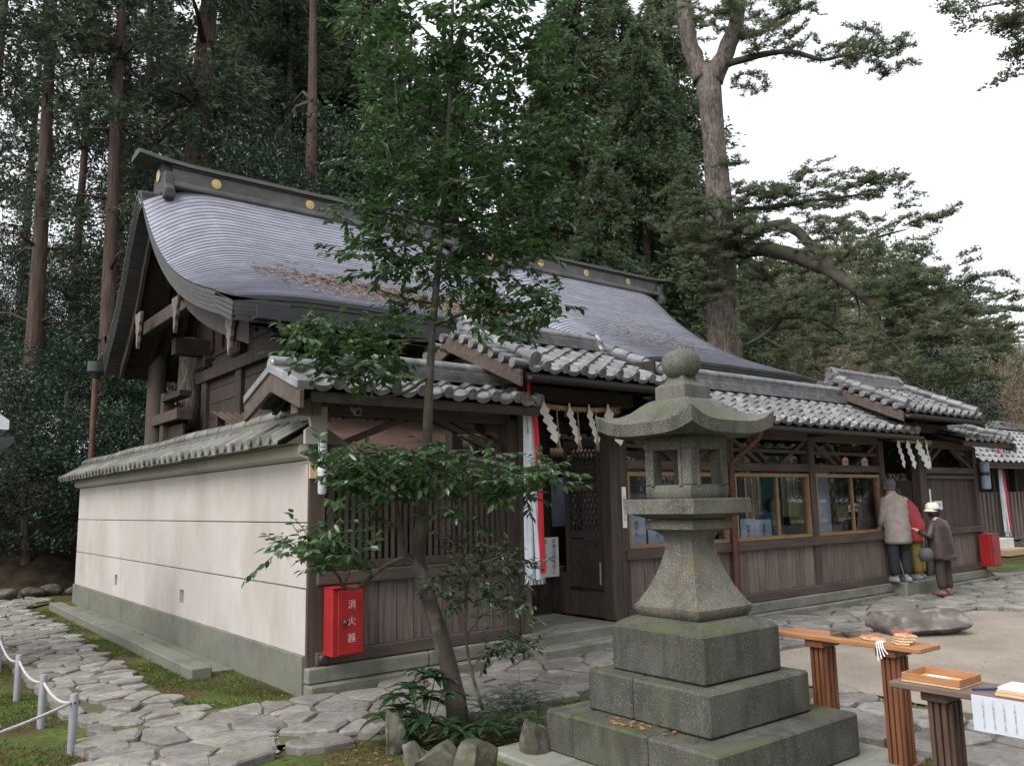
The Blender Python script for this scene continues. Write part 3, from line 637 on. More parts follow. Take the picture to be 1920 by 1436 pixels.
def ridge(parent, x0, x1, y, z, layers=4, oni=(False, False), w=.13):
    for k in range(layers):
        box('noshi_tile', TILE, parent, x0+.012*k, x1-.012*k, y-w+.012*k, y+w-.012*k, z+.034*k, z+.034*k+.029)
    zt = z+.034*layers+.03
    n = max(1, round((x1-x0)/.29)); st = (x1-x0)/n
    for k in range(n):
        o = link(CAPT, 'ridge_tile', parent, loc=(x0+k*st, y, zt), rot=(0, 0, 0)); o.scale.x = st/.29
    for fl, xe, s in ((oni[0], x0, -1), (oni[1], x1, 1)):
        if not fl: continue
        q = .78; pl_ = [(y-.17, z-.10), (y+.17, z-.10), (y+.20, z+.04), (y+.15, z+.10), (y+.17, z+.20), (y+.10, z+.27), (y+.06, z+.33), (y-.06, z+.33), (y-.10, z+.27), (y-.17, z+.20), (y-.15, z+.10), (y-.20, z+.04)]
        pl_ = [(y+(a-y)*q, z+(c-z)*q) for a, c in pl_]; xa, xb = (xe-.08, xe) if s < 0 else (xe, xe+.08)
        e = MB().prism(pl_, 'x', xa, xb).build('ridge_end_tile', TILE, parent, bev=.018)
        for sy in (-1, 1): MB().tube([(xa-.015, y+sy*.15, z-.06), (xb+.015, y+sy*.15, z-.06)], .055, 10).build('scroll', TILE, e, True, auto=True)
        MB().tube([(xa-.02, y, z+.12), (xb+.02, y, z+.12)], .06, 12).build('boss', TILE, e, True, auto=True)
        MB().tube([(xa-.02, y, z+.235), (xb+.10, y, z+.235)] if s < 0 else [(xa-.10, y, z+.235), (xb+.02, y, z+.235)], .045, 10).build('horn', TILE, e, True, auto=True)
def tiled_roof(b, x0, x1, ye, ze, yr, zr, rx0=None, rx1=None, verge=(False, False), layers=4, oni=(False, False), gutter=True, hip=(False, False)):
    ang = math.atan2(zr-ze, yr-ye); Ls = math.hypot(zr-ze, yr-ye); ca, sa = math.cos(ang), math.sin(ang)
    yb, zb = 2*yr-ye, ze
    roof = MB().prism([(ye+.03, ze-.035), (yr, zr-.03), (yb-.03, zb-.035), (yb-.03, zb-.075), (yr, zr-.075), (ye+.03, ze-.075)], 'x', x0+.02, x1-.02).build('roof', WOODD, b)
    ncol = round((x1-x0)/TW); tw = (x1-x0)/ncol; nrow = max(2, round(Ls/.235)); st = Ls/nrow
    for c in range(ncol):
        for r in range(nrow):
            s = r*st; me = T_EAVE if r == 0 else T_FIELD
            o = link(me, 'eave_tile' if r == 0 else 'roof_tile', roof, loc=(x0+c*tw+random.uniform(-.004, .004), ye+ca*s, ze+sa*s+random.uniform(-.003, .004)), rot=(ang+random.uniform(-.012, .012), 0, random.uniform(-.012, .012)))
            o.scale.x = tw/TW
    # rear slope as one corrugated sheet of tiles
    V = []; xs = np.linspace(x0, x1, ncol*4+1)
    for y, z in ((yr, zr), (yb, zb)): V += [(x, y, z+.03+.025*math.sin((x-x0)/tw*2*PI)) for x in xs]
    n = len(xs); rs = MB().add(V, [(i, i+1, n+i+1, n+i) for i in range(n-1)]).build('rear_tiles', TILE, roof)
    ridge(roof, x0 if rx0 is None else rx0, x1 if rx1 is None else rx1, yr, zr+.02, layers, oni)
    for fl, xv, s in ((verge[0], x0, -1), (verge[1], x1, 1)):
        if not fl: continue
        nv = max(2, round(Ls/.20))
        if fl == 2:
            for (a_, b_) in (((ye, ze), (yr, zr)), ((yb, zb), (yr, zr))): MB().prism([(a_[0], a_[1]-.03), (a_[0], a_[1]+.06), (b_[0], b_[1]+.06), (b_[0], b_[1]-.03)], 'x', xv-.15, xv+.02).build('verge_slab', TILE, roof, bev=.01)
        for sgn in (1, -1) if fl != 2 else ():
            for k in range(nv):
                t = (k+.4)/nv*Ls; y = ye+ca*t if sgn > 0 else yb-ca*t; z = ze+sa*t
                link(VERT, 'verge_tile', roof, loc=((xv-.16) if s < 0 else (xv-.10), y, z+.035))
        # descending round ridge above the verge
        m = 5
        for k in range(m) if fl != 2 else ():
            t0, t1 = Ls*k/m+.02, Ls*(k+1)/m+.05; xx = xv+.11*(-s)
            MB().tube([(xx, ye+ca*t0-.02, ze+sa*t0+.115), (xx, ye+ca*t1, ze+sa*t1+.105)], [.078, .07], 12).build('descending_tile', TILE, roof, True, auto=True)
        # barge board
        xa, xb = (xv-.13, xv-.085) if s < 0 else (xv+.085, xv+.13)
        MB().prism([(ye-.02, ze-.20), (ye-.02, ze-.03), (yr, zr-.01), (yb+.02, zb-.03), (yb+.02, zb-.20), (yr, zr-.21)], 'x', xa, xb).build('barge_board', WOODX, roof, bev=.006)
    for k in range(max(3, int((x1-x0)/.38))):           # rafters
        x = x0+.15+k*.38
        if x < x1-.05: MB().bar((x, ye+.06, ze-.10), (x, yr, zr-.10), .05, .06).bar((x, yb-.06, zb-.10), (x, yr, zr-.10), .05, .06).build('rafter', WOODD, roof)
    box('fascia', WOODD, roof, x0, x1, ye+.02, ye+.05, ze-.13, ze-.04)
    if gutter:
        m = MB(); k = 8; y0, z0 = ye-.055, ze-.075
        prof = [(y0+.05*math.cos(PI+PI*i/k), z0+.05*math.sin(PI+PI*i/k)) for i in range(k+1)]+[(y0+.042*math.cos(2*PI-PI*i/k), z0+.042*math.sin(2*PI-PI*i/k)) for i in range(k+1)]
        m.prism(prof, 'x', x0-.02, x1+.02).build('gutter', GUTT, roof)
    return roof

ZE, ZEG = 2.74, 3.10        # eaves of the low roofs and of the gate roofs
PX = [0.09, 2.42, 4.17, 6.33, 8.35, 10.47, 11.95, 14.06]
def post(b, x, z1=2.62, z0=.28, w=.15): return box('post', WOOD, b, x-w/2, x+w/2, -.02, .14, z0, z1, bev=.008)
def plinth(b, x0, x1, seed):
    r = random.Random(seed)
    for (ya, yb, z0, z1) in ((-.16, .25, -.06, .10), (-.09, .25, .105, .25)):
        x = x0
        while x < x1-.01:
            e = min(x1, x+r.uniform(.9, 1.5));  e = x1 if x1-e < .4 else e
            box('plinth_stone', PLINTH, b, x+.004, e-.004, ya+r.uniform(-.006, .006), yb, z0, z1+r.uniform(-.004, .004), bev=.014); x = e
def planks(b, x0, x1, z0, z1, y=.02, w=.24, seed=0, mat=PLANK):
    r = random.Random(seed); n = max(1, round((x1-x0)/w)); st = (x1-x0)/n
    for k in range(n): box('plank', mat, b, x0+k*st+.003, x0+(k+1)*st-.003, y+r.uniform(-.004, .004), y+.03, z0, z1, bev=.003)
def brace(b, p, q, mat=WOODX): MB().bar(p, q, .06, .075, (0, 1, 0)).build('brace', mat, b)
def low_bay(b, x0, x1, seed):
    """sill, rails and planks shared by the bays between two posts"""
    plinth(b, x0-.1 if x0 < .2 else x0, x1, seed)
    box('ground_sill', WOODX, b, x0+.003, x1-.003, -.05, .12, .255, .37, bev=.008)
    box('sill_rail', WOODX, b, x0+.003, x1-.003, -.055, .13, .965, 1.085, bev=.008)
    box('head_rail', WOODX, b, x0+.075, x1-.075, -.012, .12, 2.085, 2.20, bev=.008)
    box('eave_beam', WOODX, b, x0+.003, x1-.003, -.01, .13, 2.56, 2.70, bev=.008)

# --- side bay with slatted window
sb = thing('side_bay', 'low tiled corridor bay with a slatted window next to the white plaster wall', 'corridor', (1.2, .4, 0))
rf_ = tiled_roof(sb, -.20, 2.44, -.52, ZE, .13, 2.97, rx0=.12, verge=(2, False), layers=4, oni=(False, False), gutter=False)
MB().tube([(-.33, .13, 3.02), (.14, .13, 3.03)], [.088, .082], 14).build('barrel_end_tile', TILE, rf_, True, auto=True); MB().tube([(-.345, .13, 3.02), (-.331, .13, 3.02)], [.06, .072], 14).build('end_disc', TILE, rf_, True, auto=True)
post(sb, PX[0], 2.72, .15, .17); post(sb, PX[1], 2.62)
low_bay(sb, PX[0], PX[1], 1)
planks(sb, PX[0]+.085, PX[1]-.075, .37, .965, .02, .20, 2)
fr = box('window_frame', WOOD, sb, .2, 2.32, .0, .1, 1.09, 1.17, bev=.005)
box('frame_stile', WOOD, fr, .2, .26, .002, .098, 1.172, 2.04); box('frame_stile', WOOD, fr, 2.26, 2.32, .002, .098, 1.172, 2.04); box('frame_head', WOOD, fr, .2, 2.32, -.004, .1, 2.0, 2.083)
n = 28
for k in range(n):
    x = .275+k*(2.25-.275)/(n-1); box('slat', WOOD, sb, x-.018, x+.018, .03, .07, 1.17, 2.0, bev=.003)
for (a, c) in (((.2, .05, 2.22), (1.05, .05, 2.56)), ((2.3, .05, 2.22), (1.45, .05, 2.58)), ((2.32, .1, 2.3), (1.7, .1, 2.58))): brace(sb, a, c)
box('rear_post', WOODD, sb, .02, .16, .6, .74, 0, 2.62); box('rear_post', WOODD, sb, 2.36, 2.5, .6, .74, 0, 2.62)
box('side_rail', WOODD, sb, .04, .14, .14, .6, 2.4, 2.5); box('tie_beam', WOODD, sb, .03, .15, -.35, .74, 2.625, 2.72, bev=.01)
for k in range(3): box('bracket', PLANK, sb, -.25, .0, -.30+k*.0, -.16, 2.52, 2.66, bev=.01) if k == 0 else None
box('inner_dado', WOODD, sb, .2, 2.4, .64, .7, .1, 1.5)
MB().lathe((.16, -.07, .29), [(.0, -.001), (.05, .0), (.05, .01)], 12).build('bolt_cover', GUTT, sb) if False else MB().tube([(.16, -.085, .31), (.16, -.05, .31)], [.035, .05], 12).build('bolt_cover', GUTT, sb, True, auto=True)
MB().tube([(2.28, -.04, 2.14), (2.28, -.012, 2.14)], [.025, .04], 10).build('nail_cover', GUTT, sb, True, auto=True)
tc = thing('teal_curtain', 'teal cloth hanging behind the slatted window', 'curtain', (.6, .5, 1))
for x0 in (.35, .62): MB().add([(x0+.025*i, .5+.025*math.sin(i*1.3), z) for z in (2.05, .9) for i in range(10)], [(i, i+1, 11+i, 10+i) for i in range(9)]).build('cloth_panel', TEAL, tc)
nb = thing('paper_notice', 'narrow white paper notice behind the window slats', 'notice', (1.5, .16, 1.3))
box('sheet', WHITE, nb, 1.52, 1.68, .10, .104, 1.36, 1.86); put_text('o', nb, (1.6, .0985, 1.6), .07)

# --- near gate
def gate(name, label, x0, x1, ridge_y, zt, verges, seed):
    g = thing(name, label, 'gate', ((x0+x1)/2, .5, 0))
    return g
g1 = thing('near_gate', 'raised tiled shrine gate with straw rope beside the slatted bay', 'gate', (3.3, .5, 0))
tiled_roof(g1, 2.22, 4.72, -.58, ZEG, .74, 3.68, rx0=2.36, rx1=4.46, verge=(True, True), layers=4, oni=(True, True))
for x in (PX[1]+.16, PX[2]-.16): box('gate_post', WOOD, g1, x-.08, x+.08, -.03, .15, .27, 3.05, bev=.01)
for x in (PX[1]+.16, PX[2]-.16): box('rear_post', WOODD, g1, x-.08, x+.08, 1.3, 1.46, 0, 3.05)
box('lintel', WOODD, g1, 2.3, 4.4, -.04, .14, 2.86, 3.03, bev=.01); box('rear_lintel', WOODD, g1, 2.3, 4.4, 1.3, 1.46, 2.8, 3.0)
for x in (2.56, 4.0): box('cross_beam', WOODD, g1, x-.06, x+.06, -.45, 1.7, 3.03, 3.14)
box('gable_panel', WOODD, g1, 2.32, 2.36, -.3, 1.7, 3.0, 3.45); box('gable_panel', WOODD, g1, 4.5, 4.54, -.3, 1.7, 3.0, 3.45)
box('step', PLINTH, g1, 2.5, 4.25, -.42, .0, -.06, .15, bev=.02); box('step', PLINTH, g1, 2.5, 3.9, -.2, 1.2, .12, .27, bev=.02); box('step', PLINTH, g1, 4.28, 5.0, -.40, -.12, -.06, .15, bev=.02)
box('barrier_rail', WOODX, g1, 2.5, 4.1, 1.02, 1.12, .74, .86, bev=.006); planks(g1, 2.5, 4.1, .2, .74, 1.05, .22, 3, WOODD)
box('side_panel', WOOD, g1, 4.0, 4.05, .12, 1.05, .27, .78, bev=.005)
def lattice_door(parent, org, ux, wid, z0, z1, zm, nd=7):
    """door leaf: frame, lower panel and crossed laths; org corner, ux unit vector across"""
    d = MB(); ux = np.array(ux, float); o = np.array(org, float); nrm = np.array((-ux[1], ux[0], 0))
    P = lambda s, z, t=0: o+ux*s+nrm*t+np.array((0, 0, z))
    for (s, ) in ((.04,), (wid-.04,)): d.bar(P(s, z0), P(s, z1), .05, .08, ux)
    for z in (z0+.05, zm, z1-.05): d.bar(P(.08, z), P(wid-.08, z), .045, .09)
    door = d.build('door_leaf', LATT, parent)
    pn = MB().bar(P(.08, (z0+zm)/2), P(wid-.08, (z0+zm)/2), .02, zm-z0-.12).build('door_panel', LATT, door)
    w, hh = wid-.16, z1-zm-.14; sl = 1.9; st = w/nd*1.0
    for sg in (1, -1):
        k = -nd*3
        while k < nd*4:
            c = k*st; pts = []
            # clip the line s = c + sg*z/sl to the opening
            za, zb = 0, hh; sa, sb_ = (c, c+hh/sl) if sg > 0 else (c+hh/sl, c)
            t0, t1 = 0.0, 1.0; ds = sb_-sa
            if abs(ds) > 1e-6:
                ta, tb = (0-sa)/ds, (w-sa)/ds
                if ta > tb: ta, tb = tb, ta
                t0, t1 = max(t0, ta), min(t1, tb)
            if t1-t0 > .03:
                A = P(.08+sa+ds*t0, zm+.05+hh*t0, .006*sg); B = P(.08+sa+ds*t1, zm+.05+hh*t1, .006*sg)
                MB().bar(A, B, .010, .022, nrm).build('lath', LATT, door)
            k += 1
    return door
lattice_door(g1, (3.97, .16, 0), (0, 1, 0), .68, .62, 2.48, 1.28)
MB().tube([(3.93, .2, .68), (3.93, .2, .95)], .012, 6).build('door_bolt', GREYM, g1)
box('door_jamb', WOOD, g1, 2.5, 2.54, .2, .3, .3, 2.85)

# --- office gallery with windows
og = thing('office_gallery', 'long tiled corridor with glazed sliding windows between the two gates', 'gallery', (7.3, .5, 0))
tiled_roof(og, 4.45, 10.78, -.52, ZE, .50, 3.28, rx0=4.75, rx1=10.2, layers=6)
for x in PX[2:6]: post(og, x)
for i in (2, 3, 4):
    x0, x1 = PX[i], PX[i+1]; low_bay(og, x0, x1, 20+i); planks(og, x0+.075, x1-.075, .37, .965, .02, .235, 30+i)
    xa, xb = x0+.09, x1-.09
    w = box('window', YEL, og, xa, xb, .0, .1, 1.09, 1.14, bev=.004)
    box('window_head', YEL, w, xa, xb, .002, .1, 2.0, 2.05); box('jamb', YEL, w, xa, xa+.04, .004, .096, 1.142, 1.998); box('jamb', YEL, w, xb-.04, xb, .004, .096, 1.142, 1.998)
    xm = (xa+xb)/2 if i == 2 else xa+(xb-xa)*.56
    box('mullion', YEL, w, xm-.018, xm+.018, .02, .07, 1.142, 1.998)
    MB().box(xa+.04, xm-.018, .045, .05, 1.142, 1.998).build('pane', GLASS, w); MB().box(xm+.018, xb-.04, .055, .06, 1.142, 1.998).build('pane', GLASS, w)
    box('upper_rail', WOODX, og, x0+.075, x1-.075, .03, .09, 2.36, 2.41)
    mid = (x0+x1)/2
    brace(og, (x0+.08, .06, 2.56), (x0+.75, .06, 2.2)); brace(og, (x1-.08, .06, 2.56), (x1-.75, .06, 2.2)); brace(og, (mid-.05, .08, 2.2), (mid-.5, .08, 2.56))
for x in PX[2:6]: box('rear_post', WOODD, og, x-.07, x+.07, 1.45, 1.59, 0, 2.62); box('tie_beam', WOODD, og, x-.06, x+.06, -.4, 1.6, 2.62, 2.74)
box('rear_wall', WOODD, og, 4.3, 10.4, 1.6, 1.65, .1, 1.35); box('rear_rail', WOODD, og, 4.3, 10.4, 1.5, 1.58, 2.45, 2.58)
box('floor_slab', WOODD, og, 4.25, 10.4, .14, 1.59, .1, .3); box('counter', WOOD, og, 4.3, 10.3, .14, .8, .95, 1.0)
lattice_door(og, (10.33, .18, 0), (0, 1, 0), 1.0, .62, 2.4, 1.15)
for (xx, w_) in ((9.35, .16), (9.95, .17)):
    pb = thing('wooden_plaque', ('second small pale wooden plaque from the far gate post, standing on the office rail' if xx < 9.6 else 'small pale wooden plaque on the office rail beside the far gate post'), 'plaque', (xx, .05, 2.2))
    MB().prism([(xx-w_/2, 2.2), (xx+w_/2, 2.2), (xx+w_/2, 2.3), (xx, 2.335), (xx-w_/2, 2.3)], 'y', .0, .02).build('board', PALEW, pb)
    put_text('kk', pb, (xx, -.002, 2.25), .06)
# down pipes
for i, (x, nm) in enumerate(((6.2, 'rust red down pipe running down the office front behind the stone lantern'),)):
    d = thing('down_pipe', nm, 'pipe', (x, -.1, 0))
    MB().tube([(x+.12, -.56, 2.62), (x+.12, -.5, 2.5), (x, -.12, 2.18), (x, -.1, 2.05), (x, -.1, .3)], .036, 10).build('pipe', RUST, d, True, auto=True)
    for z in (2.0, 1.2, .5): MB().tube([(x, -.1, z), (x, -.1, z+.03)], .046, 10).build('clip', RUST, d)

# --- far gate and end bay
g2 = thing('far_gate', 'raised tiled shrine gate where the visitors stand', 'gate', (11.2, .5, 0))
tiled_roof(g2, 10.30, 13.15, -.58, ZEG, .74, 3.72, rx0=10.42, rx1=12.7, verge=(True, True), layers=5, oni=(True, True))
for x, yy in ((PX[5]+.06, .16), (PX[6]-.14, -.03)): box('gate_post', WOOD, g2, x-.07, x+.07, yy, yy+.16, .27, 3.05, bev=.01); box('rear_post', WOODD, g2, x-.08, x+.08, 1.3, 1.46, 0, 3.05)
box('lintel', WOODD, g2, 10.4, 13.0, -.04, .14, 2.84, 3.0, bev=.01)
for x in (10.6, 11.85, 12.9): box('cross_beam', WOODD, g2, x-.06, x+.06, -.45, 1.7, 3.0, 3.12)
box('gable_panel', WOODD, g2, 10.42, 10.46, -.3, 1.7, 3.0, 3.45)
box('step', PLINTH, g2, 10.4, 12.0, -.30, 1.2, -.05, .27, bev=.02)
lattice_door(g2, (10.62, .92, 0), (1, 0, 0), 1.25, .32, 2.62, 1.1, 9)
eb = thing('end_bay', 'low tiled corridor bay with boarded wall at the far end', 'corridor', (13, .4, 0))
tiled_roof(eb, 12.55, 14.62, -.52, ZE-.04, .42, 3.0, rx0=12.6, rx1=14.4, verge=(False, True), layers=4, oni=(False, True), gutter=False)
post(eb, PX[6]); post(eb, PX[7], 2.62, .1)
low_bay(eb, PX[6], PX[7], 41)
planks(eb, PX[6]+.075, PX[7]-.075, .37, .965, .02, .235, 42); planks(eb, PX[6]+.075, PX[7]-.075, 1.085, 2.085, .04, .07, 43, WOOD)
box('groove_rail', WOODX, eb, PX[6]+.075, PX[7]-.075, -.02, .1, 1.99, 2.04)
for (a, c) in (((12.1, .05, 2.2), (12.75, .05, 2.56)), ((13.95, .05, 2.2), (13.2, .05, 2.56)), ((12.1, .1, 2.3), (12.5, .1, 2.56))): brace(eb, a, c)
box('rear_post', WOODD, eb, 13.98, 14.12, 1.2, 1.34, 0, 2.62); box('inner_dado', WOODD, eb, 12.0, 14.1, 1.22, 1.28, .1, 2.0)
box('paper_strip', WHITE, eb, 12.04, 12.1, -.03, -.022, 1.35, 1.8)

# --- courtyard behind: corrugated lean-to roofs seen through the openings
for (nm, xa, xb, y0, y1, z0, z1) in (('rusty corrugated lean-to roof behind the slatted bay', -.05+.3, 3.6, 1.45, 3.6, 2.28, 2.95), ('rusty corrugated lean-to roof behind the office windows', 4.6, 6.4, 1.9, 3.6, 2.35, 2.85)):
    lt = thing('lean_to_roof', nm, 'roof', (xa, y0, 0))
    n = int((xb-xa)/.02); V = []
    for (y, z) in ((y0, z0), (y1, z1)): V += [(xa+i*.02, y, z+.018*math.sin(i*.02/.1*2*PI)) for i in range(n+1)]
    MB().add(V, [(i, i+1, n+2+i, n+1+i) for i in range(n)]).build('sheet', CORR, lt)
    for y in (y0+.1, (y0+y1)/2): MB().bar((xa, y, z0+(z1-z0)*(y-y0)/(y1-y0)-.05), (xb, y, z0+(z1-z0)*(y-y0)/(y1-y0)-.05), .05, .07).build('purlin', RUST, lt)
    for x in (xa+.1, xb-.1): box('post', WOODD, lt, x-.05, x+.05, y1-.1, y1, 0, z1-.05)
# paper sheets and stands seen through the near gate
ns = thing('notice_stand', 'dark wooden stand with pale blue paper sheets seen through the near gate', 'notice stand', (4.45, 2.0, 0))
for x in (4.25, 4.6, 4.95): box('post', WOODD, ns, x-.03, x+.03, 2.0, 2.06, 0, 1.25)
box('shelf', WOODD, ns, 3.95, 5.3, 1.9, 2.2, 1.22, 1.27)
for k, (x, z0, z1) in enumerate(((4.2, 1.3, 2.05), (4.48, 1.3, 1.85), (4.78, 1.3, 2.05), (5.05, 1.3, 1.8))):
    s_ = box('paper_sheet', BLUEP, ns, x-.15, x+.15, 1.93+.02*k, 1.935+.02*k, z0, z1); put_text('om', s_, (x-.02, 1.927+.02*k, z1-.2), .06)
box('low_rail', WOODD, ns, 3.95, 5.3, 2.02, 2.05, .85, .93)
sg = thing('prayer_sign', 'white sign with three columns of black brush writing on the gate barrier', 'sign', (3.7, 1.0, .76))
box('board', WHITE, sg, 3.43, 3.93, .97, .99, .74, 1.24)
for k, key in enumerate(('s1', 's2', 's3')): put_text(key, sg, (3.85-k*.155, .966, .99), .068)
in2 = thing('inner_fence', 'added pale plank fence brightening the view behind the far gate lattice', 'fence', (11.5, 3, 0))  # pale fence added to brighten the gap behind the lattice
for k in range(16): box('pale', PLANK, in2, 10.2+k*.2, 10.33+k*.2, 2.6, 2.63, 0, 2.1)
box('rail', PLANK, in2, 10.2, 13.4, 2.632, 2.67, 1.2, 1.28)
inn = thing('inner_fence', 'pale inner fence and gravel court behind the near gate', 'fence', (3, 3.5, 0))
for k in range(12): box('pale', PLANK, inn, 2.2+k*.2, 2.28+k*.2, 3.4, 3.43, 0, .95)
box('rail', PLANK, inn, 2.2, 4.6, 3.432, 3.47, .7, .78)

# --- office interior: teal banner, papers, attendant made later
bn = thing('teal_banner', 'teal green hanging cloth with rounded top inside the office window', 'banner', (8.65, .95, 1))
pts = [(8.38, 1.02), (8.38, 2.1)]+[(8.65+.27*math.cos(PI-PI*i/10), 2.12+.22*math.sin(PI-PI*i/10)) for i in range(11)]+[(8.92, 2.1), (8.92, 1.02)]
MB().prism(pts, 'y', .95, .975).build('cloth', TEAL, bn)
MB().prism([(8.58, 2.05), (8.72, 2.05), (8.74, 2.18), (8.65, 2.24), (8.56, 2.18)], 'y', .94, .949).build('emblem', REDC, bn)
for k, (x, w_, h_, y) in enumerate(((4.55, .34, .60, .16), (4.97, .36, .52, .18), (5.45, .42, .56, .15), (6.85, .36, .40, .14), (7.25, .38, .38, .16), (9.25, .42, 1.1, .40), (4.85, .5, .8, 1.2), (5.6, .6, .8, 1.25))):
    p = thing('paper_stack', ['blue-white paper sheet beside the gate post, leaning in the office window', 'second paper sheet along the office counter from the near gate', 'broad paper sheet on the counter behind the stone lantern', 'paper sheet in front of the office attendant', 'paper sheet at the foot of the teal banner', 'tall grey-blue folding screen sheet behind the last office window', 'tall sheet at the back of the office beside the gate', 'tall sheet at the back of the office behind the lantern'][k], 'paper', (x, y, 1.0))
    s_ = box('sheet', BLUEP, p, x-w_/2, x+w_/2, y, y+.006, 1.0, 1.0+h_)
    if k < 5: put_text('om', s_, (x, y-.003, 1.0+h_*.55), .07)

# ================================================================ stone lantern
LX, LY = 1.21, -3.52
ln = thing('stone_lantern', 'weathered stone lantern on three stepped square tiers in the yard', 'stone lantern', (LX, LY, 0))
def tier(nm, w, z0, z1, cuts, mat):
    h = w/2
    # blocks meeting at vertical joints: split along y (seen on the side facing the wall path)
    ys = [LY-h]+[LY-h+w*c for c in cuts]+[LY+h]
    for i in range(len(ys)-1): box(nm, mat, ln, LX-h, LX+h, ys[i]+(.003 if i else 0), ys[i+1]-.003, z0, z1+(.004 if i % 2 else 0), bev=.014)
tier('base_slab', 2.0, -.08, .035, [.5], PLINTH)
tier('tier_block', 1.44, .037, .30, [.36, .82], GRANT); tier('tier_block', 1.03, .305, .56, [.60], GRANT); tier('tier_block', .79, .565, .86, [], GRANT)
c0 = (LX, LY, 0)
def sq(nm, prof, mat, n=32, s=.97, bev=0):
    return MB().lathe(c0, prof, n, s, PI/4).build(nm, mat, ln, True, auto=True)
MB().lathe(c0, [(.385, .86), (.37, .872), (.30, .915), (.29, .92)], 4, 0, PI/4) 
sq('moss_bevel', [(.385, .855), (.365, .875), (.31, .905), (.29, .915)], GRANT, 32, .98)
sq('shaft', [(.235, .905), (.262, .925), (.285, .965), (.285, .985), (.262, 1.01), (.232, 1.06), (.20, 1.12), (.165, 1.2), (.14, 1.28), (.122, 1.35), (.118, 1.40), (.13, 1.445), (.165, 1.475), (.205, 1.487), (.215, 1.49), (.218, 1.525), (.20, 1.548), (.18, 1.553)], GRANO, 40, .95)
sq('platform', [(.19, 1.556), (.215, 1.567), (.285, 1.592), (.302, 1.594), (.302, 1.685), (.295, 1.692)], GRAN, 32, .985)
# fire box: four corner posts, sills and heads, open windows
H0, H1, a = 1.695, 2.12, .20
zl, zh = 1.785, 2.02
MB().lathe(c0, [(.19, H0), (.203, H0+.02), (.205, zl-.012), (.198, zl)], 32, .93, PI/4).build('fire_box_sill', GRAN, ln, True, auto=True)
MB().lathe(c0, [(.198, zh), (.205, zh+.012), (.205, H1-.015), (.195, H1)], 32, .93, PI/4).build('fire_box_head', GRAN, ln, True, auto=True)
for sx in (-1, 1):
    for sy in (-1, 1):
        MB().box(LX+sx*.158-.046, LX+sx*.158+.046, LY+sy*.158-.046, LY+sy*.158+.046, zl-.01, zh+.01).build('fire_box_post', GRAN, ln, bev=.014)
for sx, sy in ((-1, 0), (1, 0), (0, -1), (0, 1)):        # raised window rims
    for s in (-1, 1):
        ux, uy = (0, 1) if sx else (1, 0); px_, py_ = LX+sx*.203+ux*s*.122, LY+sy*.203+uy*s*.122
        MB().box(px_-.012, px_+.012, py_-.012, py_+.012, zl-.012, zh+.012).build('window_rim', GRAN, ln, bev=.004)
# roof (kasa): concave slopes, upswept corners
def kasa():
    N = 48; V = []; F_ = []; rings = 12
    def rad(t):                                           # unit square direction with slightly inward sides
        x, y = math.cos(t), math.sin(t); m = max(abs(x), abs(y)); return x/m, y/m
    prof = [(.14, 2.375), (.17, 2.365), (.215, 2.325), (.26, 2.275), (.31, 2.235), (.36, 2.21), (.41, 2.198), (.435, 2.196)]
    for (r, z) in prof:
        for k in range(N):
            t = PI/4+2*PI*k/N; x, y = rad(t); e = (math.hypot(x, y)-1)/(math.sqrt(2)-1)   # 0 mid-side, 1 corner
            s = r*(1-.03*(1-e)*(r/.435)); lift = .085*e**2.2*max(0, (r-.17)/.265)**1.6
            V.append((LX+x*s, LY+y*s, z+lift))
    for (r, z, lf) in ((.425, 2.125, .05), (.33, 2.112, .01), (.20, 2.115, 0)):
        for k in range(N):
            t = PI/4+2*PI*k/N; x, y = rad(t); e = (math.hypot(x, y)-1)/(math.sqrt(2)-1); V.append((LX+x*r*(1-.03*(1-e)), LY+y*r*(1-.03*(1-e)), z+lf*e**2.2-(.012*(1-e) if r > .4 else 0)))
    n = len(prof)+3
    for i in range(n-1):
        for k in range(N): F_.append((i*N+k, i*N+(k+1) % N, (i+1)*N+(k+1) % N, (i+1)*N+k))
    F_ += [tuple(range(N)), tuple((n-1)*N+k for k in range(N))]
    MB().add(V, F_).build('roof_stone', GRAN, ln, True, auto=True)
kasa()
sq('neck_block', [(.128, 2.366), (.134, 2.372), (.134, 2.462), (.126, 2.472), (.115, 2.48), (.085, 2.50), (.072, 2.52), (.07, 2.535)], GRAN, 32, .97)
MB().lathe(c0, [(.075, 2.53), (.10, 2.545), (.128, 2.585), (.137, 2.635), (.128, 2.68), (.10, 2.71), (.05, 2.727), (.025, 2.737), (.018, 2.752), (.008, 2.765)], 28).build('jewel', GRAN, ln, True, auto=True)
lf = MB()
for k in range(40):
    x, y = LX-.6+random.gauss(0, .05), LY-.05+random.gauss(0, .18); t = random.uniform(0, 6.3); L = .025
    lf.add([(x+L*math.cos(t), y+L*math.sin(t), .312), (x-L*.4*math.sin(t), y+L*.4*math.cos(t), .318), (x-L*math.cos(t), y-L*math.sin(t), .31)], [(0, 1, 2)])
tag(lf.build('fallen_leaves', surf('dry_leaf', (.2, .08, .03), (.32, .15, .05), 20, .9, bump=0), None), 'dry brown leaves on the lowest lantern tier', 'leaves', kind='stuff')

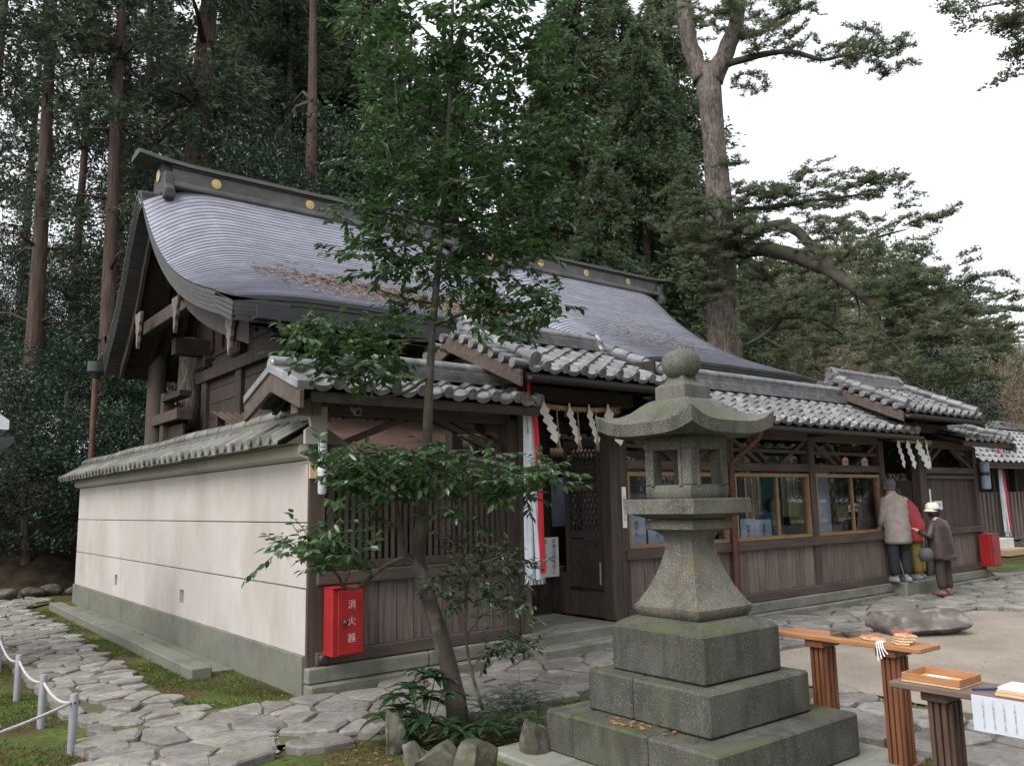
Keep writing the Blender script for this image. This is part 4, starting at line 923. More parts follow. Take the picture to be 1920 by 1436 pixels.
# ================================================================ writing tables
def table(nm, label, x0, x1, y0, y1, zt, top, leg, ylegs):
    t = thing(nm, label, 'table', ((x0+x1)/2, (y0+y1)/2, 0))
    box('table_top', top, t, x0, x1, y0, y1, zt-.03, zt, bev=.004)
    for y in ylegs:
        xc = (x0+x1)/2
        l = box('leg', leg, t, xc-.065, xc+.065, y-.045, y+.045, .03, zt-.08, bev=.003)
        for k in range(3):
            box('leg_rib', leg, l, xc-.083, xc-.066, y-.045+k*.034, y-.023+k*.034, .035, zt-.085); box('leg_rib', leg, l, xc-.06+k*.048, xc-.036+k*.048, y-.060, y-.046, .035, zt-.085)
        box('foot', leg, l, xc-.12, xc+.12, y-.07, y+.07, -.01, .028, bev=.004)
        box('leg_head', leg, l, xc-.11, xc+.11, y-.065, y+.065, zt-.08, zt-.032, bev=.004)
    return t
T1 = table('writing_table', 'narrow orange-brown wooden writing table with plaques lying on it', 1.86, 2.12, -4.72, -3.70, .76, TABLE, LEGW, (-4.48, -3.98))
T2 = table('writing_table', 'narrow dark-topped wooden writing table with tray and a hanging notice', .98, 1.30, -6.55, -4.98, .74, TABLED, LEGD, (-5.18, -6.35))
def ema(nm, lab, x, y, z, rz, n=1):
    t = thing(nm, lab, 'plaque', (x, y, z))
    for k in range(n):
        m = MB().prism([(-.075, -.05), (.075, -.05), (.075, .03), (0, .062), (-.075, .03)], 'z', .014*k, .014*k+.011)
        m.v = [(a*math.cos(rz+k*.2)-b*math.sin(rz+k*.2)+x+k*.01, a*math.sin(rz+k*.2)+b*math.cos(rz+k*.2)+y, c+z) for a, b, c in m.v]
        m.build('board', PALEW, t, bev=.002)
    m = MB()
    for q in range(3):
        ang = q*2.1+rz; m.tube([(x+.05*math.cos(ang+s*.5)*(1+.3*math.sin(s*2)), y+.06*math.sin(ang+s*.6), z+.014*n+.004+.012*abs(math.sin(s))) for s in np.linspace(0, 4, 12)], .0025, 5)
    m.build('red_cord', plain('orange_cord', (.55, .09, .04), .8), t); return t
ema('prayer_plaque', 'stack of wooden prayer plaques tied with orange cord on the orange-brown table', 1.97, -4.55, .762, .4, 4)
ema('prayer_plaque', 'single wooden prayer plaque leaning beside the plaque stack', 1.99, -4.34, .762, 1.2, 1)
tr_ = thing('clear_tray', 'clear plastic pen tray on the orange-brown table', 'tray', (2.0, -4.15, .76))
for b in ((1.93, 2.07, -4.22, -4.08, .762, .765), (1.93, 1.934, -4.22, -4.08, .766, .80), (2.066, 2.07, -4.22, -4.08, .766, .80), (1.935, 2.065, -4.22, -4.216, .766, .80), (1.935, 2.065, -4.084, -4.08, .766, .80)): MB().box(*b).build('tray_side', GLASS, tr_)
MB().tube([(1.95, -4.2, .772), (2.05, -4.1, .774)], .005, 6).build('pen', NAVY, tr_)
ws = thing('white_tie', 'loose white paper strings hanging off the orange-brown table edge', 'string', (1.85, -4.45, .76))
for k in range(4): MB().tube([(1.95, -4.42-k*.012, .768), (1.862, -4.44-k*.013, .768), (1.848, -4.45-k*.014, .74), (1.845+.003*k, -4.455-k*.02, .66+.015*k)], .004, 5).build('strand', WHITE, ws)
ty = thing('wooden_tray', 'shallow pale wooden tray with slips of paper on the dark table', 'tray', (1.13, -5.15, .74))
x0, x1, y0, y1 = 1.02, 1.26, -5.32, -5.03
box('tray_base', PALEW, ty, x0, x1, y0, y1, .742, .75)
for b in ((x0, x0+.01, y0, y1), (x1-.01, x1, y0, y1), (x0+.01, x1-.01, y0, y0+.01), (x0+.01, x1-.01, y1-.01, y1)): box('tray_side', TABLE, ty, *b, .751, .785, bev=.002)
for k in range(3): box('paper_slip', WHITE, ty, 1.08+k*.02, 1.18+k*.02, -5.22+k*.02, -5.12+k*.02, .7505+.001*k, .7512+.001*k)
ps = thing('pen', 'dark blue pen lying beside the wooden tray', 'pen', (1.12, -5.42, .74)); MB().tube([(1.06, -5.36, .747), (1.17, -5.46, .747)], .006, 8).build('barrel', NAVY, ps); MB().tube([(1.17, -5.46, .747), (1.182, -5.471, .747)], [.006, .001], 8).build('tip', GREYM, ps)
for k, (xx, yy, w, d, n, lab) in enumerate(((1.1, -5.56, .17, .16, 3, 'stack of pale prayer boards beside the pen on the dark table'), (1.17, -5.75, .18, .15, 3, 'second stack of pale prayer boards next to the hanging notice'))):
    t = thing('board_stack', lab, 'board stack', (xx, yy, .74))
    for q in range(n): box('board', PALEW if q < n-1 else WHITE, t, xx-w/2+.006*q, xx+w/2+.004*q, yy-d/2, yy+d/2-.005*q, .742+.014*q, .755+.014*q, bev=.002)
hn = thing('hanging_notice', 'large white notice with columns of small writing hung over the dark table', 'notice', (1.0, -5.9, .74))
box('sheet', WHITE, hn, .955, 1.24, -6.30, -5.66, .7425, .7455); box('hanging_sheet', surf('notice_sheet', (.50, .53, .60), (.56, .59, .66), 5, .8, bump=0), hn, .950, .954, -6.30, -5.40, .585, .7455)
for k in range(17): put_text('col', hn, (.948, -5.45-k*.046, .665), .0105, '-x')

# ================================================================ rope barrier, fire boxes, lamps, ropes, cords
bp_ = [(-2.0, 3.3), (-2.03, 1.69), (-2.02, .45), (-1.97, -.5)]
for i, (x, y) in enumerate(bp_):
    b = thing('rope_post', ['short grey post of the rope barrier furthest up the side path', 'grey barrier post in the middle of the rope run', 'grey barrier post next to the path corner post', 'grey barrier post at the path corner where the rope turns'][i], 'post', (x, y, 0), 'rope barrier posts')
    MB().lathe((x, y, 0), [(.029, -.05), (.029, .39), (.025, .40)], 14).build('pole', GREYM, b, True, auto=True)
    MB().tube([(x, y-.037, .34), (x, y+.037, .34)], .008, 8).build('eyelet', GUTT, b)
rp = thing('barrier_rope', 'sagging white rope strung between the grey barrier posts', 'rope', (-2, 1, .3))
ends = [(-2.0, 5.2)]+bp_+[(-3.6, -1.55)]
for a, b in zip(ends[:-1], ends[1:]):
    P = [(a[0]+(b[0]-a[0])*t, a[1]+(b[1]-a[1])*t, .345-.42*t*(1-t)*(.6 if math.dist(a, b) < 1.4 else .75)) for t in np.linspace(0, 1, 14)]
    MB().tube(P, .011, 7).build('rope_span', WROPE, rp, True)
def firebox(lab, x0, x1, y0, y1, z0, z1, txt):
    f = thing('fire_box_cabinet', lab, 'cabinet', ((x0+x1)/2, y1, z0))
    box('cabinet', RED, f, x0, x1, y0, y1, z0, z1, bev=.008)
    d = box('door', RED, f, x0+.055, x1-.012, y0-.012, y0-.001, z0+.015, z1-.02, bev=.004)
    box('lid', RED, f, x0-.004, x1+.004, y0-.016, y1, z1+.001, z1+.01, bev=.003)
    box('latch', GUTT, d, x0+.10, x0+.125, y0-.022, y0-.0125, (z0+z1)/2-.035, (z0+z1)/2+.03)
    box('latch_ring', GREYM, d, x0+.106, x0+.12, y0-.028, y0-.0222, (z0+z1)/2-.005, (z0+z1)/2+.02)
    if txt: put_text('box', d, ((x0+x1)/2+.03, y0-.0155, (z0+z1)/2-.0), .085)
firebox('red fire extinguisher cabinet with white characters under the slatted window', .15, .47, -.24, -.057, .345, .945, True)
firebox('red fire extinguisher cabinet on the far end bay corner', 13.78, 14.18, -.27, -.057, .32, .92, False)
def shide(parent, x, y, z, s, nm='paper_streamer', yaw=0):
    """folded zigzag paper: rotated squares stepping down and sideways, a sliver at the top"""
    m = MB(); ca, sa = math.cos(yaw), math.sin(yaw)
    e1 = (math.cos(-.55), math.sin(-.55)); e2 = (math.cos(1.02), math.sin(1.02)); hs_ = .046
    P = [[(-.012, .03), (.004, .03), (.026, -.03), (-.03, -.075)]]
    for k in range(4):
        cx, cz = .002+k*.040, -.065-k*.070; P.append([(cx+hs_*(a*e1[0]+b*e2[0]), cz+hs_*(a*e1[1]+b*e2[1])) for a, b in ((-1, -1), (1, -1), (1, 1), (-1, 1))])
    for k, q in enumerate(P):
        t = .006*(k % 2)+.002*k; V = []
        for d in (0, .0015): V += [(x+u*s*ca, y+u*s*sa-t-d, z+v*s) for u, v in q]
        m.add(V, [(0, 1, 2, 3), (7, 6, 5, 4)]+[(j, 4+j, 4+(j+1) % 4, (j+1) % 4) for j in range(4)])
    return m.build(nm, WHITE, parent)
def rope(nm, lab, a, b, r, sag, streamers, tassels, s=1):
    t = thing(nm, lab, 'rope', ((a[0]+b[0])/2, a[1], a[2])); a, b = np.array(a), np.array(b)
    for q in range(3):
        P = []
        for u in np.linspace(0, 1, 46):
            p = a+(b-a)*u; ph = u*40+q*2.094; P.append((p[0], p[1]+r*.5*math.cos(ph), p[2]-sag*4*u*(1-u)+r*.5*math.sin(ph)))
        MB().tube(P, r*.62, 6).build('strand', STRAW, t, True)
    for e, sgn in ((a, -1), (b, 1)):
        m = MB()
        for _ in range(26): m.tube([e, e+np.array((sgn*random.uniform(.05, .13), random.uniform(-.05, .05), random.uniform(-.06, .06)))], [.006, .002], 4)
        m.build('frayed_end', STRAW, t)
    for k, u in enumerate(streamers):
        p = a+(b-a)*u; shide(t, p[0], p[1]-r-.015-.004*k, p[2]-sag*4*u*(1-u)+.02, s, yaw=random.uniform(-.35, .35))
    for u in tassels:
        p = a+(b-a)*u; z = p[2]-sag*4*u*(1-u); m = MB().tube([(p[0], p[1]-r*.9, z), (p[0]+.01, p[1]-r-.01, z-.26*s)], [.008, .009], 5)
        for _ in range(12): m.tube([(p[0]+.01, p[1]-r-.01, z-.25*s), (p[0]+.01+random.uniform(-.035, .035), p[1]-r-.01+random.uniform(-.03, .03), z-.37*s)], [.007, .002], 4)
        m.build('tassel', STRAW, t)
rope('straw_rope', 'twisted straw rope with white zigzag paper streamers across the near gate', (2.62, -.12, 2.80), (3.92, -.12, 2.80), .032, .03, (.12, .42, .66, .9), (.28, .53, .76), 1.35)
rope('straw_rope', 'straw rope with white zigzag paper streamers across the far gate', (10.5, -.12, 2.66), (11.95, -.12, 2.64), .028, .02, (.2, .42, .68, .88), (), 1.5)
def cord(lab, x, y, zt, zb, s, texts=True):
    c = thing('bell_cord', lab, 'bell cord', (x, y, zb)); r = random.Random(int(x*10))
    for k in range(7):
        a = -1+2*k/6; red = k == 5; w0, w1 = (.030*s, .036*s) if red else (.026*s, .034*s)
        xt, xb = x+a*.055*s, x+a*.095*s+.02*s; yt = y-.02*(1-abs(a))-(.035 if red else 0); V = []
        n = 9
        for i in range(n):
            u = i/(n-1); z = zt+(zb+r.uniform(-.03, .03)*(i == n-1)-zt)*u; xx = xt+(xb-xt)*u+.008*math.sin(u*6+k); yy = yt-.03*u*(1 if k % 2 else .4)+.01*math.sin(u*5+k*2)
            w = w0+(w1-w0)*u
            V += [(xx-w, yy+.006, z), (xx, yy-.008, z), (xx+w, yy+.006, z)]
        F_ = [(3*i+j, 3*i+j+1, 3*i+4+j, 3*i+3+j) for i in range(n-1) for j in (0, 1)]
        st = MB().add(V, F_).build('red_ribbon' if red else 'cloth_strip', REDC if red else STRIP, c)
        if texts and k in (0, 2, 3, 6): put_text(('ho', 'c1', 'c2', 'c1')[[0, 2, 3, 6].index(k)], st, (xt+(xb-xt)*.42, yt-.052, zt-(zt-zb)*(.12 if k == 0 else .42+.06*k/3)), .035, (PI/2, 0, .0))
    MB().tube([(x, y+.01, zt+.35*s), (x, y+.01, zt-.02)], .014*s, 8).build('cord_top', REDC, c)
    MB().lathe((x, y+.01, 0), [(.012*s, zt+.34*s), (.05*s, zt+.38*s), (.06*s, zt+.44*s), (.03*s, zt+.5*s)], 12).build('bell', GOLD, c, True)
    m = MB()
    for k in range(30): xx = x+.02*s+random.uniform(-.1, .1)*s; m.tube([(xx, y-.02, zb+.02), (xx+random.uniform(-.01, .01), y-.02, zb-.07*s)], .0015*s, 3)
    m.build('fringe', WHITE, c)
cord('bell cord of white inscribed strips with a red ribbon at the near gate', 2.46, -.30, 2.68, .90, 1.15)
cord('red and white bell cord hanging from the far tiled pavilion', 24.3, 3.55, 2.45, .55, 2.1, False)
# lamps, camera
lp = thing('tube_lamp', 'clear cylinder wall lamp on the corner post above the white wall end', 'lamp', (.02, -.1, 1.9))
MB().lathe((.1, -.10, 0), [(.028, 1.80), (.04, 1.82), (.04, 2.0), (.045, 2.005), (.045, 2.03), (.04, 2.035), (.04, 2.28), (.028, 2.30)], 14).build('tube', LAMPW, lp, True, auto=True)
box('mount', PALEW, lp, .0, .08, -.06, -.025, 1.95, 2.10)
lp = thing('tube_lamp', 'blue-grey cylinder wall lamp on the far end bay corner post', 'lamp', (14.2, -.1, 2)); 
MB().lathe((14.22, -.12, 0), [(.05, 1.78), (.085, 1.80), (.085, 2.30), (.05, 2.32)], 14).build('tube', plain('lamp_blue', (.25, .31, .42), .35), lp, True, auto=True); box('mount', GUTT, lp, 14.1, 14.22, -.04, .0, 2.0, 2.12); MB().tube([(14.22, -.12, 2.05), (14.22, -.12, 2.12)], .09, 14).build('band', GUTT, lp, True, auto=True)
cmr = thing('security_camera', 'small grey cylindrical camera under the side bay eave', 'camera', (.35, -.25, 2.6))
MB().tube([(.32, -.3, 2.60), (.30, -.42, 2.55)], .038, 12).build('body', GREYM, cmr, True, auto=True); MB().tube([(.30, -.421, 2.55), (.299, -.426, 2.548)], .028, 12).build('lens', INK, cmr); MB().tube([(.2, -.1, 2.66), (.26, -.18, 2.60), (.31, -.28, 2.63)], .008, 6).build('cable', GUTT, cmr)
sw = thing('wall_sticker', 'small white sticker with red mark on the end bay boards', 'sticker', (12.4, .03, 1.5)); box('sheet', WHITE, sw, 12.3, 12.62, .026, .034, 1.42, 1.58); MB().tube([(12.38, .021, 1.51), (12.38, .0255, 1.51)], .03, 12).build('red_mark', REDC, sw); put_text('bo', sw, (12.5, .0245, 1.5), .07)
pt = thing('post_notice', 'thin white vertical notice on the post between near gate and office window', 'notice', (4.17, -.03, 1.5)); box('sheet', WHITE, pt, 4.12, 4.19, -.032, -.024, 1.36, 1.86); put_text('c2', pt, (4.155, -.035, 1.6), .05)
# eave corner of another building at the left edge
lw = thing('neighbour_eave', 'white boxed eave end with half-round dark gutter of a neighbouring building', 'eave', (-2.2, 6.5, 0))
q = pix(10, 810, 9.0); 
MB().prism([(q[0]-4.2, q[2]+.08), (q[0]-4.2, q[2]+1.3), (q[0]-1.2, q[2]+.5), (q[0]-.12, q[2]+.22), (q[0]+.02, q[2]+.12), (q[0]+.02, q[2]+.02)], 'y', q[1]-.1, q[1]+1.2).build('boxed_eave', LAMPW, lw)
k = 10; MB().prism([(q[0]-.06+.14*math.cos(PI+PI*i/k), q[2]-.06+.14*math.sin(PI+PI*i/k)) for i in range(k+1)], 'y', q[1]-.1, q[1]+1.4).build('gutter', GUTT, lw)
box('wall', PLAST, lw, q[0]-4.2, q[0]-.8, q[1]-.0, q[1]+1.1, 0, q[2]+.1); box('corner_post', WOOD, lw, q[0]-.8, q[0]-.65, q[1]+.0, q[1]+.15, 0, q[2]+.1)

# ================================================================ far tiled pavilion at the right edge
fp = thing('far_pavilion', 'far tiled pavilion with slatted fence beyond the end bay', 'pavilion', (26, 6, 0))
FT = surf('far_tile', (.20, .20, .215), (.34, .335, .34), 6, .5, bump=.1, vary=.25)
V = []; n = 7
V = [(0, 0, .06), (.14, 0, .0), (.28, 0, .0), (.42, 0, .06), (0, .40, .0), (.14, .40, -.04), (.28, .40, -.04), (.42, .40, .0), (.14, -.05, .0), (.28, -.05, .0), (0, 0, .03), (.14, -.05, -.03), (.28, -.05, -.03), (.42, 0, .03)]
F_ = [(0, 1, 5, 4), (1, 2, 6, 5), (2, 3, 7, 6), (0, 8, 1), (1, 8, 9, 2), (2, 9, 3), (0, 10, 11, 8), (8, 11, 12, 9), (9, 12, 13, 3)]
ftm = npmesh('roof_tile', V, F_, FT)
y0, z0, y1, z1 = 3.2, 2.65, 5.8, 4.1; an = math.atan2(z1-z0, y1-y0); Ls = math.hypot(z1-z0, y1-y0)
froof = MB().prism([(y0, z0-.03), (y1, z1-.03), (y1+2.6, z0-.03), (y1+2.6, z0-.12), (y1, z1-.12), (y0, z0-.12)], 'x', 22.2, 34).build('roof', WOODD, fp)
for c in range(24):
    for r_i in range(8):
        s = r_i*Ls/8; link(ftm, 'roof_tile', froof, loc=(22.0+c*.42+(.21 if r_i % 2 else 0), y0+math.cos(an)*s, z0+math.sin(an)*s+.02), rot=(an, 0, 0))
ridge(froof, 22.2, 33, y1, z1, 6, (True, False), .2)
for k in range(7): box('post', WOODD, fp, 22.8+k*1.7, 22.98+k*1.7, 3.9, 4.08, 0, 2.6)
box('fence_rail', PLANK, fp, 22.6, 33, 3.72, 3.80, .55, .65); box('fence_rail', PLANK, fp, 22.6, 33, 3.72, 3.80, 1.45, 1.55)
for k in range(36): box('fence_slat', PLANK, fp, 22.6+k*.28, 22.74+k*.28, 3.66, 3.71, .35, 1.75)
box('back_wall', WOODD, fp, 22.4, 34, 5.0, 5.1, 0, 2.7); box('sill', PLANK, fp, 22.4, 34, 3.6, 3.95, .28, .36)
box('eave_fascia', WOOD, fp, 22.2, 34, 3.22, 3.3, 2.45, 2.6)
for k in range(22): rock('foundation_stone', (22.6+k*.5, 3.55+random.uniform(-.05, .05), .1+.0*k), (.27, .2, .2), 300+k, ROCK, fp, 1)
shide(fp, 26.2, 3.5, 2.35, 2.2)
wb = thing('white_box', 'white box on a low plank beside the far pavilion foundation', 'box', (21.5, 2.6, 0)); box('box', WHITE, wb, 21.3, 22.0, 2.5, 2.8, .2, .48, bev=.01); box('plank', PALEW, wb, 21.1, 22.6, 2.3, 2.85, .02, .195, bev=.01)

# ================================================================ boulders and rocks
br = rock('boulder', (7.25, -2.0, .09), (.95, .55, .36), 77, ROCKD, None, 3, rot=-.5, cut=.5); tag(br, 'large brown boulder lying at the edge of the flagstone path', 'boulder')
RB = [((742, 1395), .12, .11, .24, 'tall narrow mossy rock at the side of the tree nearest the plaster wall'), ((785, 1430), .20, .10, .15, 'low slanting mossy rock leaning at the tree base'), ((828, 1452), .19, .15, .26, 'broad pale green rock in front of the tree trunk'), ((893, 1455), .21, .16, .27, 'wide rust-stained rock in front of the tree trunk'), ((1000, 1405), .13, .12, .26, 'upright pale-capped rock between tree and lantern')]
for i, ((px_, py_), a, b, c, lab) in enumerate(RB):
    p = pixz(px_, py_, .05); tag(rock('garden_rock', (p[0], p[1], c*.3), (a*1.15, b*1.15, c), 500+i*3, ROCK, None, 3, pointy=.2, rot=.6+i, cut=.55), lab, 'rock')

# ================================================================ foliage helpers
def unit(a): return a/(np.linalg.norm(a, axis=-1, keepdims=True)+1e-9)
def rnd_dirs(n, zlo=-1., zhi=1.):
    z = rng.uniform(zlo, zhi, n); t = rng.uniform(0, 2*PI, n); s = np.sqrt(np.clip(1-z*z, 0, 1)); return np.stack([s*np.cos(t), s*np.sin(t), z], 1)
def raw_mesh(name, V, T, mat, smooth=False):
    me = bpy.data.meshes.new(name); n = len(T); me.vertices.add(len(V)); me.vertices.foreach_set('co', V.astype(np.float32).ravel())
    me.loops.add(3*n); me.loops.foreach_set('vertex_index', T.astype(np.int32).ravel()); me.polygons.add(n)
    me.polygons.foreach_set('loop_start', np.arange(0, 3*n, 3, dtype=np.int32)); me.polygons.foreach_set('loop_total', np.full(n, 3, dtype=np.int32))
    me.materials.append(mat); me.update(calc_edges=True)
    if smooth: me.polygons.foreach_set('use_smooth', [True]*n)
    return me
def leaves4(P, D, N, L, Wd, droop=.16):
    """oval glossy leaves folded along the midrib (8 triangles each)"""
    D = unit(D); S = unit(np.cross(D, N)); N = np.cross(S, D); L = L[:, None]; Wd = Wd[:, None]
    def pt(u, w, h): return P+D*L*u+S*Wd*w-N*(L*droop*u*u)+N*Wd*h
    V = np.stack([pt(0, 0, 0), pt(.25, .40, .08), pt(.6, .46, .09), pt(1, 0, 0), pt(.6, -.46, .09), pt(.25, -.40, .08), pt(.28, 0, -.03), pt(.65, 0, -.03)], 1).reshape(-1, 3); i = np.arange(len(P))[:, None]*8
    T = np.stack([i+np.array(q) for q in ((0, 6, 1), (1, 6, 7), (1, 7, 2), (2, 7, 3), (3, 7, 4), (4, 7, 5), (5, 7, 6), (5, 6, 0))], 1).reshape(-1, 3); return V, T
def leaves2(P, D, N, L, Wd):
    D = unit(D); S = unit(np.cross(D, N)); L = L[:, None]; Wd = Wd[:, None]; n = len(P)
    V = np.stack([P, P+D*L*.5+S*Wd*.5, P+D*L, P+D*L*.5-S*Wd*.5], 1).reshape(-1, 3); i = np.arange(n)[:, None]*4
    return V, np.stack([i+np.array([0, 2, 1]), i+np.array([0, 3, 2])], 1).reshape(-1, 3)
def sprays(P, D, L, Wd):
    """narrow needle sprays: fans of three thin blades"""
    n = len(P); D = unit(D); Vs = []; 
    up = rnd_dirs(n)
    S = unit(np.cross(D, up)); 
    for a in (-.55, 0, .55):
        d = unit(D+S*a); w = unit(np.cross(d, rnd_dirs(n)))*Wd[:, None]*.5; l = L[:, None]*(1 if a == 0 else .75)
        Vs.append(np.stack([P-w, P+w, P+d*l], 1))
    V = np.concatenate(Vs, 0).reshape(-1, 3); return V, np.arange(len(V)).reshape(-1, 3)

G_CED = leafmat('cedar_needles', (.036, .058, .036), (.085, .118, .068), .6, .3, c3=(.016, .026, .017), warm=(.15, .08, .045), scale=.9)
G_CED2 = leafmat('hinoki_needles', (.065, .105, .055), (.13, .18, .088), .6, .4, c3=(.02, .035, .022), warm=(.12, .075, .035), scale=.8)
G_BRD = leafmat('dark_evergreen', (.022, .042, .026), (.05, .08, .048), .42, .2, c3=(.01, .02, .016), scale=1.2)
G_FIR = leafmat('fir_needles', (.135, .172, .095), (.21, .24, .148), .65, .55, c3=(.06, .085, .048), scale=.7)  # glare of the bright sky is put into the paler needle colour
G_FAR = leafmat('far_foliage', (.165, .19, .11), (.27, .272, .18), .7, .5, c3=(.06, .075, .04), warm=(.22, .17, .11), scale=.35)  # veiling glare over the far hillside put into the leaf colour
G_DRY = leafmat('dry_thicket', (.15, .115, .08), (.23, .18, .13), .8, .2, scale=.5)
G_CAM = leafmat('camellia_leaf', (.028, .07, .02), (.056, .118, .034), .24, .4, c3=(.07, .14, .036), spec=.75, scale=2.5)
G_SHR = leafmat('shrub_leaf', (.014, .036, .014), (.03, .064, .024), .26, .2, c3=(.05, .09, .028), spec=.65, scale=5)
G_FERN = leafmat('fern_leaf', (.055, .085, .06), (.11, .14, .10), .5, .3, scale=6)

def conifer_crown(name, H, z0, R, mat, nb, per, L, W, seed, droop=.35, top=.12):
    r = np.random.default_rng(seed); PP = []; DD = []
    for i in range(nb):
        u = r.random()**.85; z = z0+(H-z0)*u; a = r.uniform(0, 2*PI); rad = R*(top+(1-top)*(1-u)**.75)*r.uniform(.55, 1.15)
        n = int(per*(.35+.65*rad/R)); t = r.random(n)**.6; d = np.array([math.cos(a), math.sin(a)])
        x = t*rad; zz_ = z+.25*rad*t-droop*rad*t*t*1.3; lat = r.normal(0, .16*rad*(.25+t*.55), n); dep = r.normal(0, .09*rad+.06, n)-np.abs(lat)*.25
        P = np.stack([d[0]*x-d[1]*lat, d[1]*x+d[0]*lat, zz_+dep], 1); PP.append(P)
        D = np.stack([np.full(n, d[0]), np.full(n, d[1]), np.full(n, -.45)], 1)+r.normal(0, .45, (n, 3)); DD.append(D)
    P = np.concatenate(PP); D = np.concatenate(DD); n = len(P)
    V, T = sprays(P, D, r.uniform(.6, 1.3, n)*L, r.uniform(.6, 1.3, n)*W); return raw_mesh(name, V, T, mat)
def broad_crown(name, rx, rz, mat, nclump, per, L, W, seed, hang=.2, fill=.45):
    r = np.random.default_rng(seed); d = unit(r.normal(size=(nclump, 3))); c = d*(fill+(1-fill)*r.random((nclump, 1))**.5)*np.array([rx, rx, rz])*r.uniform(.8, 1.1, (nclump, 1))
    s = r.uniform(.07, .13, (nclump, 1))*rx; P = (c[:, None, :]+r.normal(size=(nclump, per, 3))*s[:, None, :]*np.array([1, 1, .6])).reshape(-1, 3); n = len(P)
    D = unit(P*np.array([1, 1, .4])+.001)+r.normal(0, .6, (n, 3)); D[:, 2] -= hang
    V, T = leaves2(P, D, unit(r.normal(0, .5, (n, 3))+np.array([0, 0, 1])), r.uniform(.6, 1.3, n)*L, r.uniform(.6, 1.3, n)*W); return raw_mesh(name, V, T, mat)
def trunk_mesh(name, H, r0, r1, mat, seed, bend=.25, limbs=10, z0=5, lr=2.0):
    r = random.Random(seed); ph = r.uniform(0, 6); P = [(bend*math.sin(ph+t*3)*t, bend*math.cos(ph+t*2.3)*t, t*H-.3) for t in np.linspace(0, 1, 12)]
    m = MB().tube(P, [(r0*1.35 if i == 0 else r0)*(1-i/11)+r1*i/11 for i in range(12)], 10, jit=.12)
    for k in range(limbs):
        t = r.uniform(z0/H, .95); i = min(10, int(t*11)); p = np.array(P[i]); a = r.uniform(0, 6.28); l = lr*r.uniform(.4, 1)*(1-t*.6); q = p+np.array((math.cos(a)*l, math.sin(a)*l, r.uniform(-.4, .5)))
        m.tube([p, (p+q)/2+np.array((0, 0, .18)), q], [r0*.2, r0*.12, .015], 5)
    me = npmesh(name, m.v, m.f, mat, True); return me
CEDC = [conifer_crown('crown', 22, 4.5, 3.2, G_CED, 165, 105, .27, .055, 21), conifer_crown('crown', 24, 7.5, 2.8, G_CED, 100, 95, .27, .055, 22), conifer_crown('crown', 18, 2.5, 3.4, G_CED2, 300, 120, .25, .055, 23)]
CEDT = [trunk_mesh('trunk', 22, .36, .05, BARK, 1, limbs=26, lr=3), trunk_mesh('trunk', 24, .26, .04, BARK, 2, limbs=30, lr=2.4), trunk_mesh('trunk', 18, .30, .04, BARK, 3, limbs=20, lr=2.6)]
BRDC = [broad_crown('crown', 2.4, 2.6, G_BRD, 150, 110, .12, .06, 31), broad_crown('crown', 1.9, 2.0, G_BRD, 130, 110, .11, .055, 32), broad_crown('crown', 2.4, 2.6, G_BRD, 170, 190, .085, .045, 33)]
BRDT = [trunk_mesh('trunk', 4.2, .16, .05, BARK, 4, limbs=10, z0=1.2, lr=1.6), trunk_mesh('trunk', 3.2, .12, .04, BARK, 5, limbs=10, z0=.8, lr=1.2)]
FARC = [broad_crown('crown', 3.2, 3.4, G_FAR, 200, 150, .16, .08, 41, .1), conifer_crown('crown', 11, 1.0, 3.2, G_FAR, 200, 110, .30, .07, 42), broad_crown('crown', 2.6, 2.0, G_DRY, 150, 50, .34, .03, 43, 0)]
FART = [trunk_mesh('trunk', 7, .2, .06, BARK, 6, limbs=10, z0=2, lr=2), trunk_mesh('trunk', 11, .25, .04, BARK, 7, limbs=14, z0=2, lr=2.4), trunk_mesh('trunk', 3, .1, .03, BARK, 8, limbs=8, z0=.5, lr=1.5)]
def put_tree(name, lab, cat, x, y, crown, trunk, s=1, sz=1, rz=0, group=None, cz=0, z=None, tsc=1):
    zb = float(bank(x, y)) if z is None else z
    t = thing(name, lab, cat, (x, y, zb), group)
    for me, nm, off, sx in ((trunk, 'trunk', 0, tsc), (crown, 'crown', cz, 1)):
        o = bpy.data.objects.new(nm, me); COL.objects.link(o); o.parent = t; o.location = (0, 0, off*s*sz); o.scale = (s*sx, s*sx, s*sz); o.rotation_euler = (0, 0, rz)
    return t
def px_ground(px_, depth):
    p = pix(px_, 900, depth); return float(p[0]), float(p[1])
RR = random.Random(3)
ced = [(190, 23, 1, 1.0, 'slender cedar with a bare straight trunk rising beside the main hall gable'), (45, 23, 1, 1.02, 'slender cedar at the head of the side path'), (355, 25.5, 0, 1.12, 'massive cedar trunk rising straight behind the main hall ridge'),
       (245, 29, 1, 1.0, None), (262, 34, 1, 1.05, None), (120, 33, 1, 1.0, None), (-70, 26, 1, 1.0, None), (430, 33, 0, 1.1, None), (520, 29, 0, 1.05, None), (600, 35, 2, 1.35, None), (690, 31, 2, 1.3, None),
       (770, 38, 0, 1.1, None), (560, 44, 0, 1.2, None), (310, 42, 0, 1.15, None), (470, 31, 2, 1.45, None), (20, 40, 1, 1.15, None), (200, 44, 1, 1.2, None), (570, 33, 2, 1.5, None), (860, 36, 2, 1.25, None), (950, 43, 0, 1.0, None), (1030, 34, 2, 1.05, None)]
for i, (px_, dp_, v, s, lab) in enumerate(ced):
    x, y = px_ground(px_, dp_)
    put_tree('cedar_tree', lab or 'tall dark cedar in the dense grove behind the main hall', 'tree', x, y, CEDC[v], CEDT[v], s, 1, RR.uniform(0, 6.3), None if lab else 'cedars in the grove behind the hall', tsc=1.75 if px_ == 355 else 1)
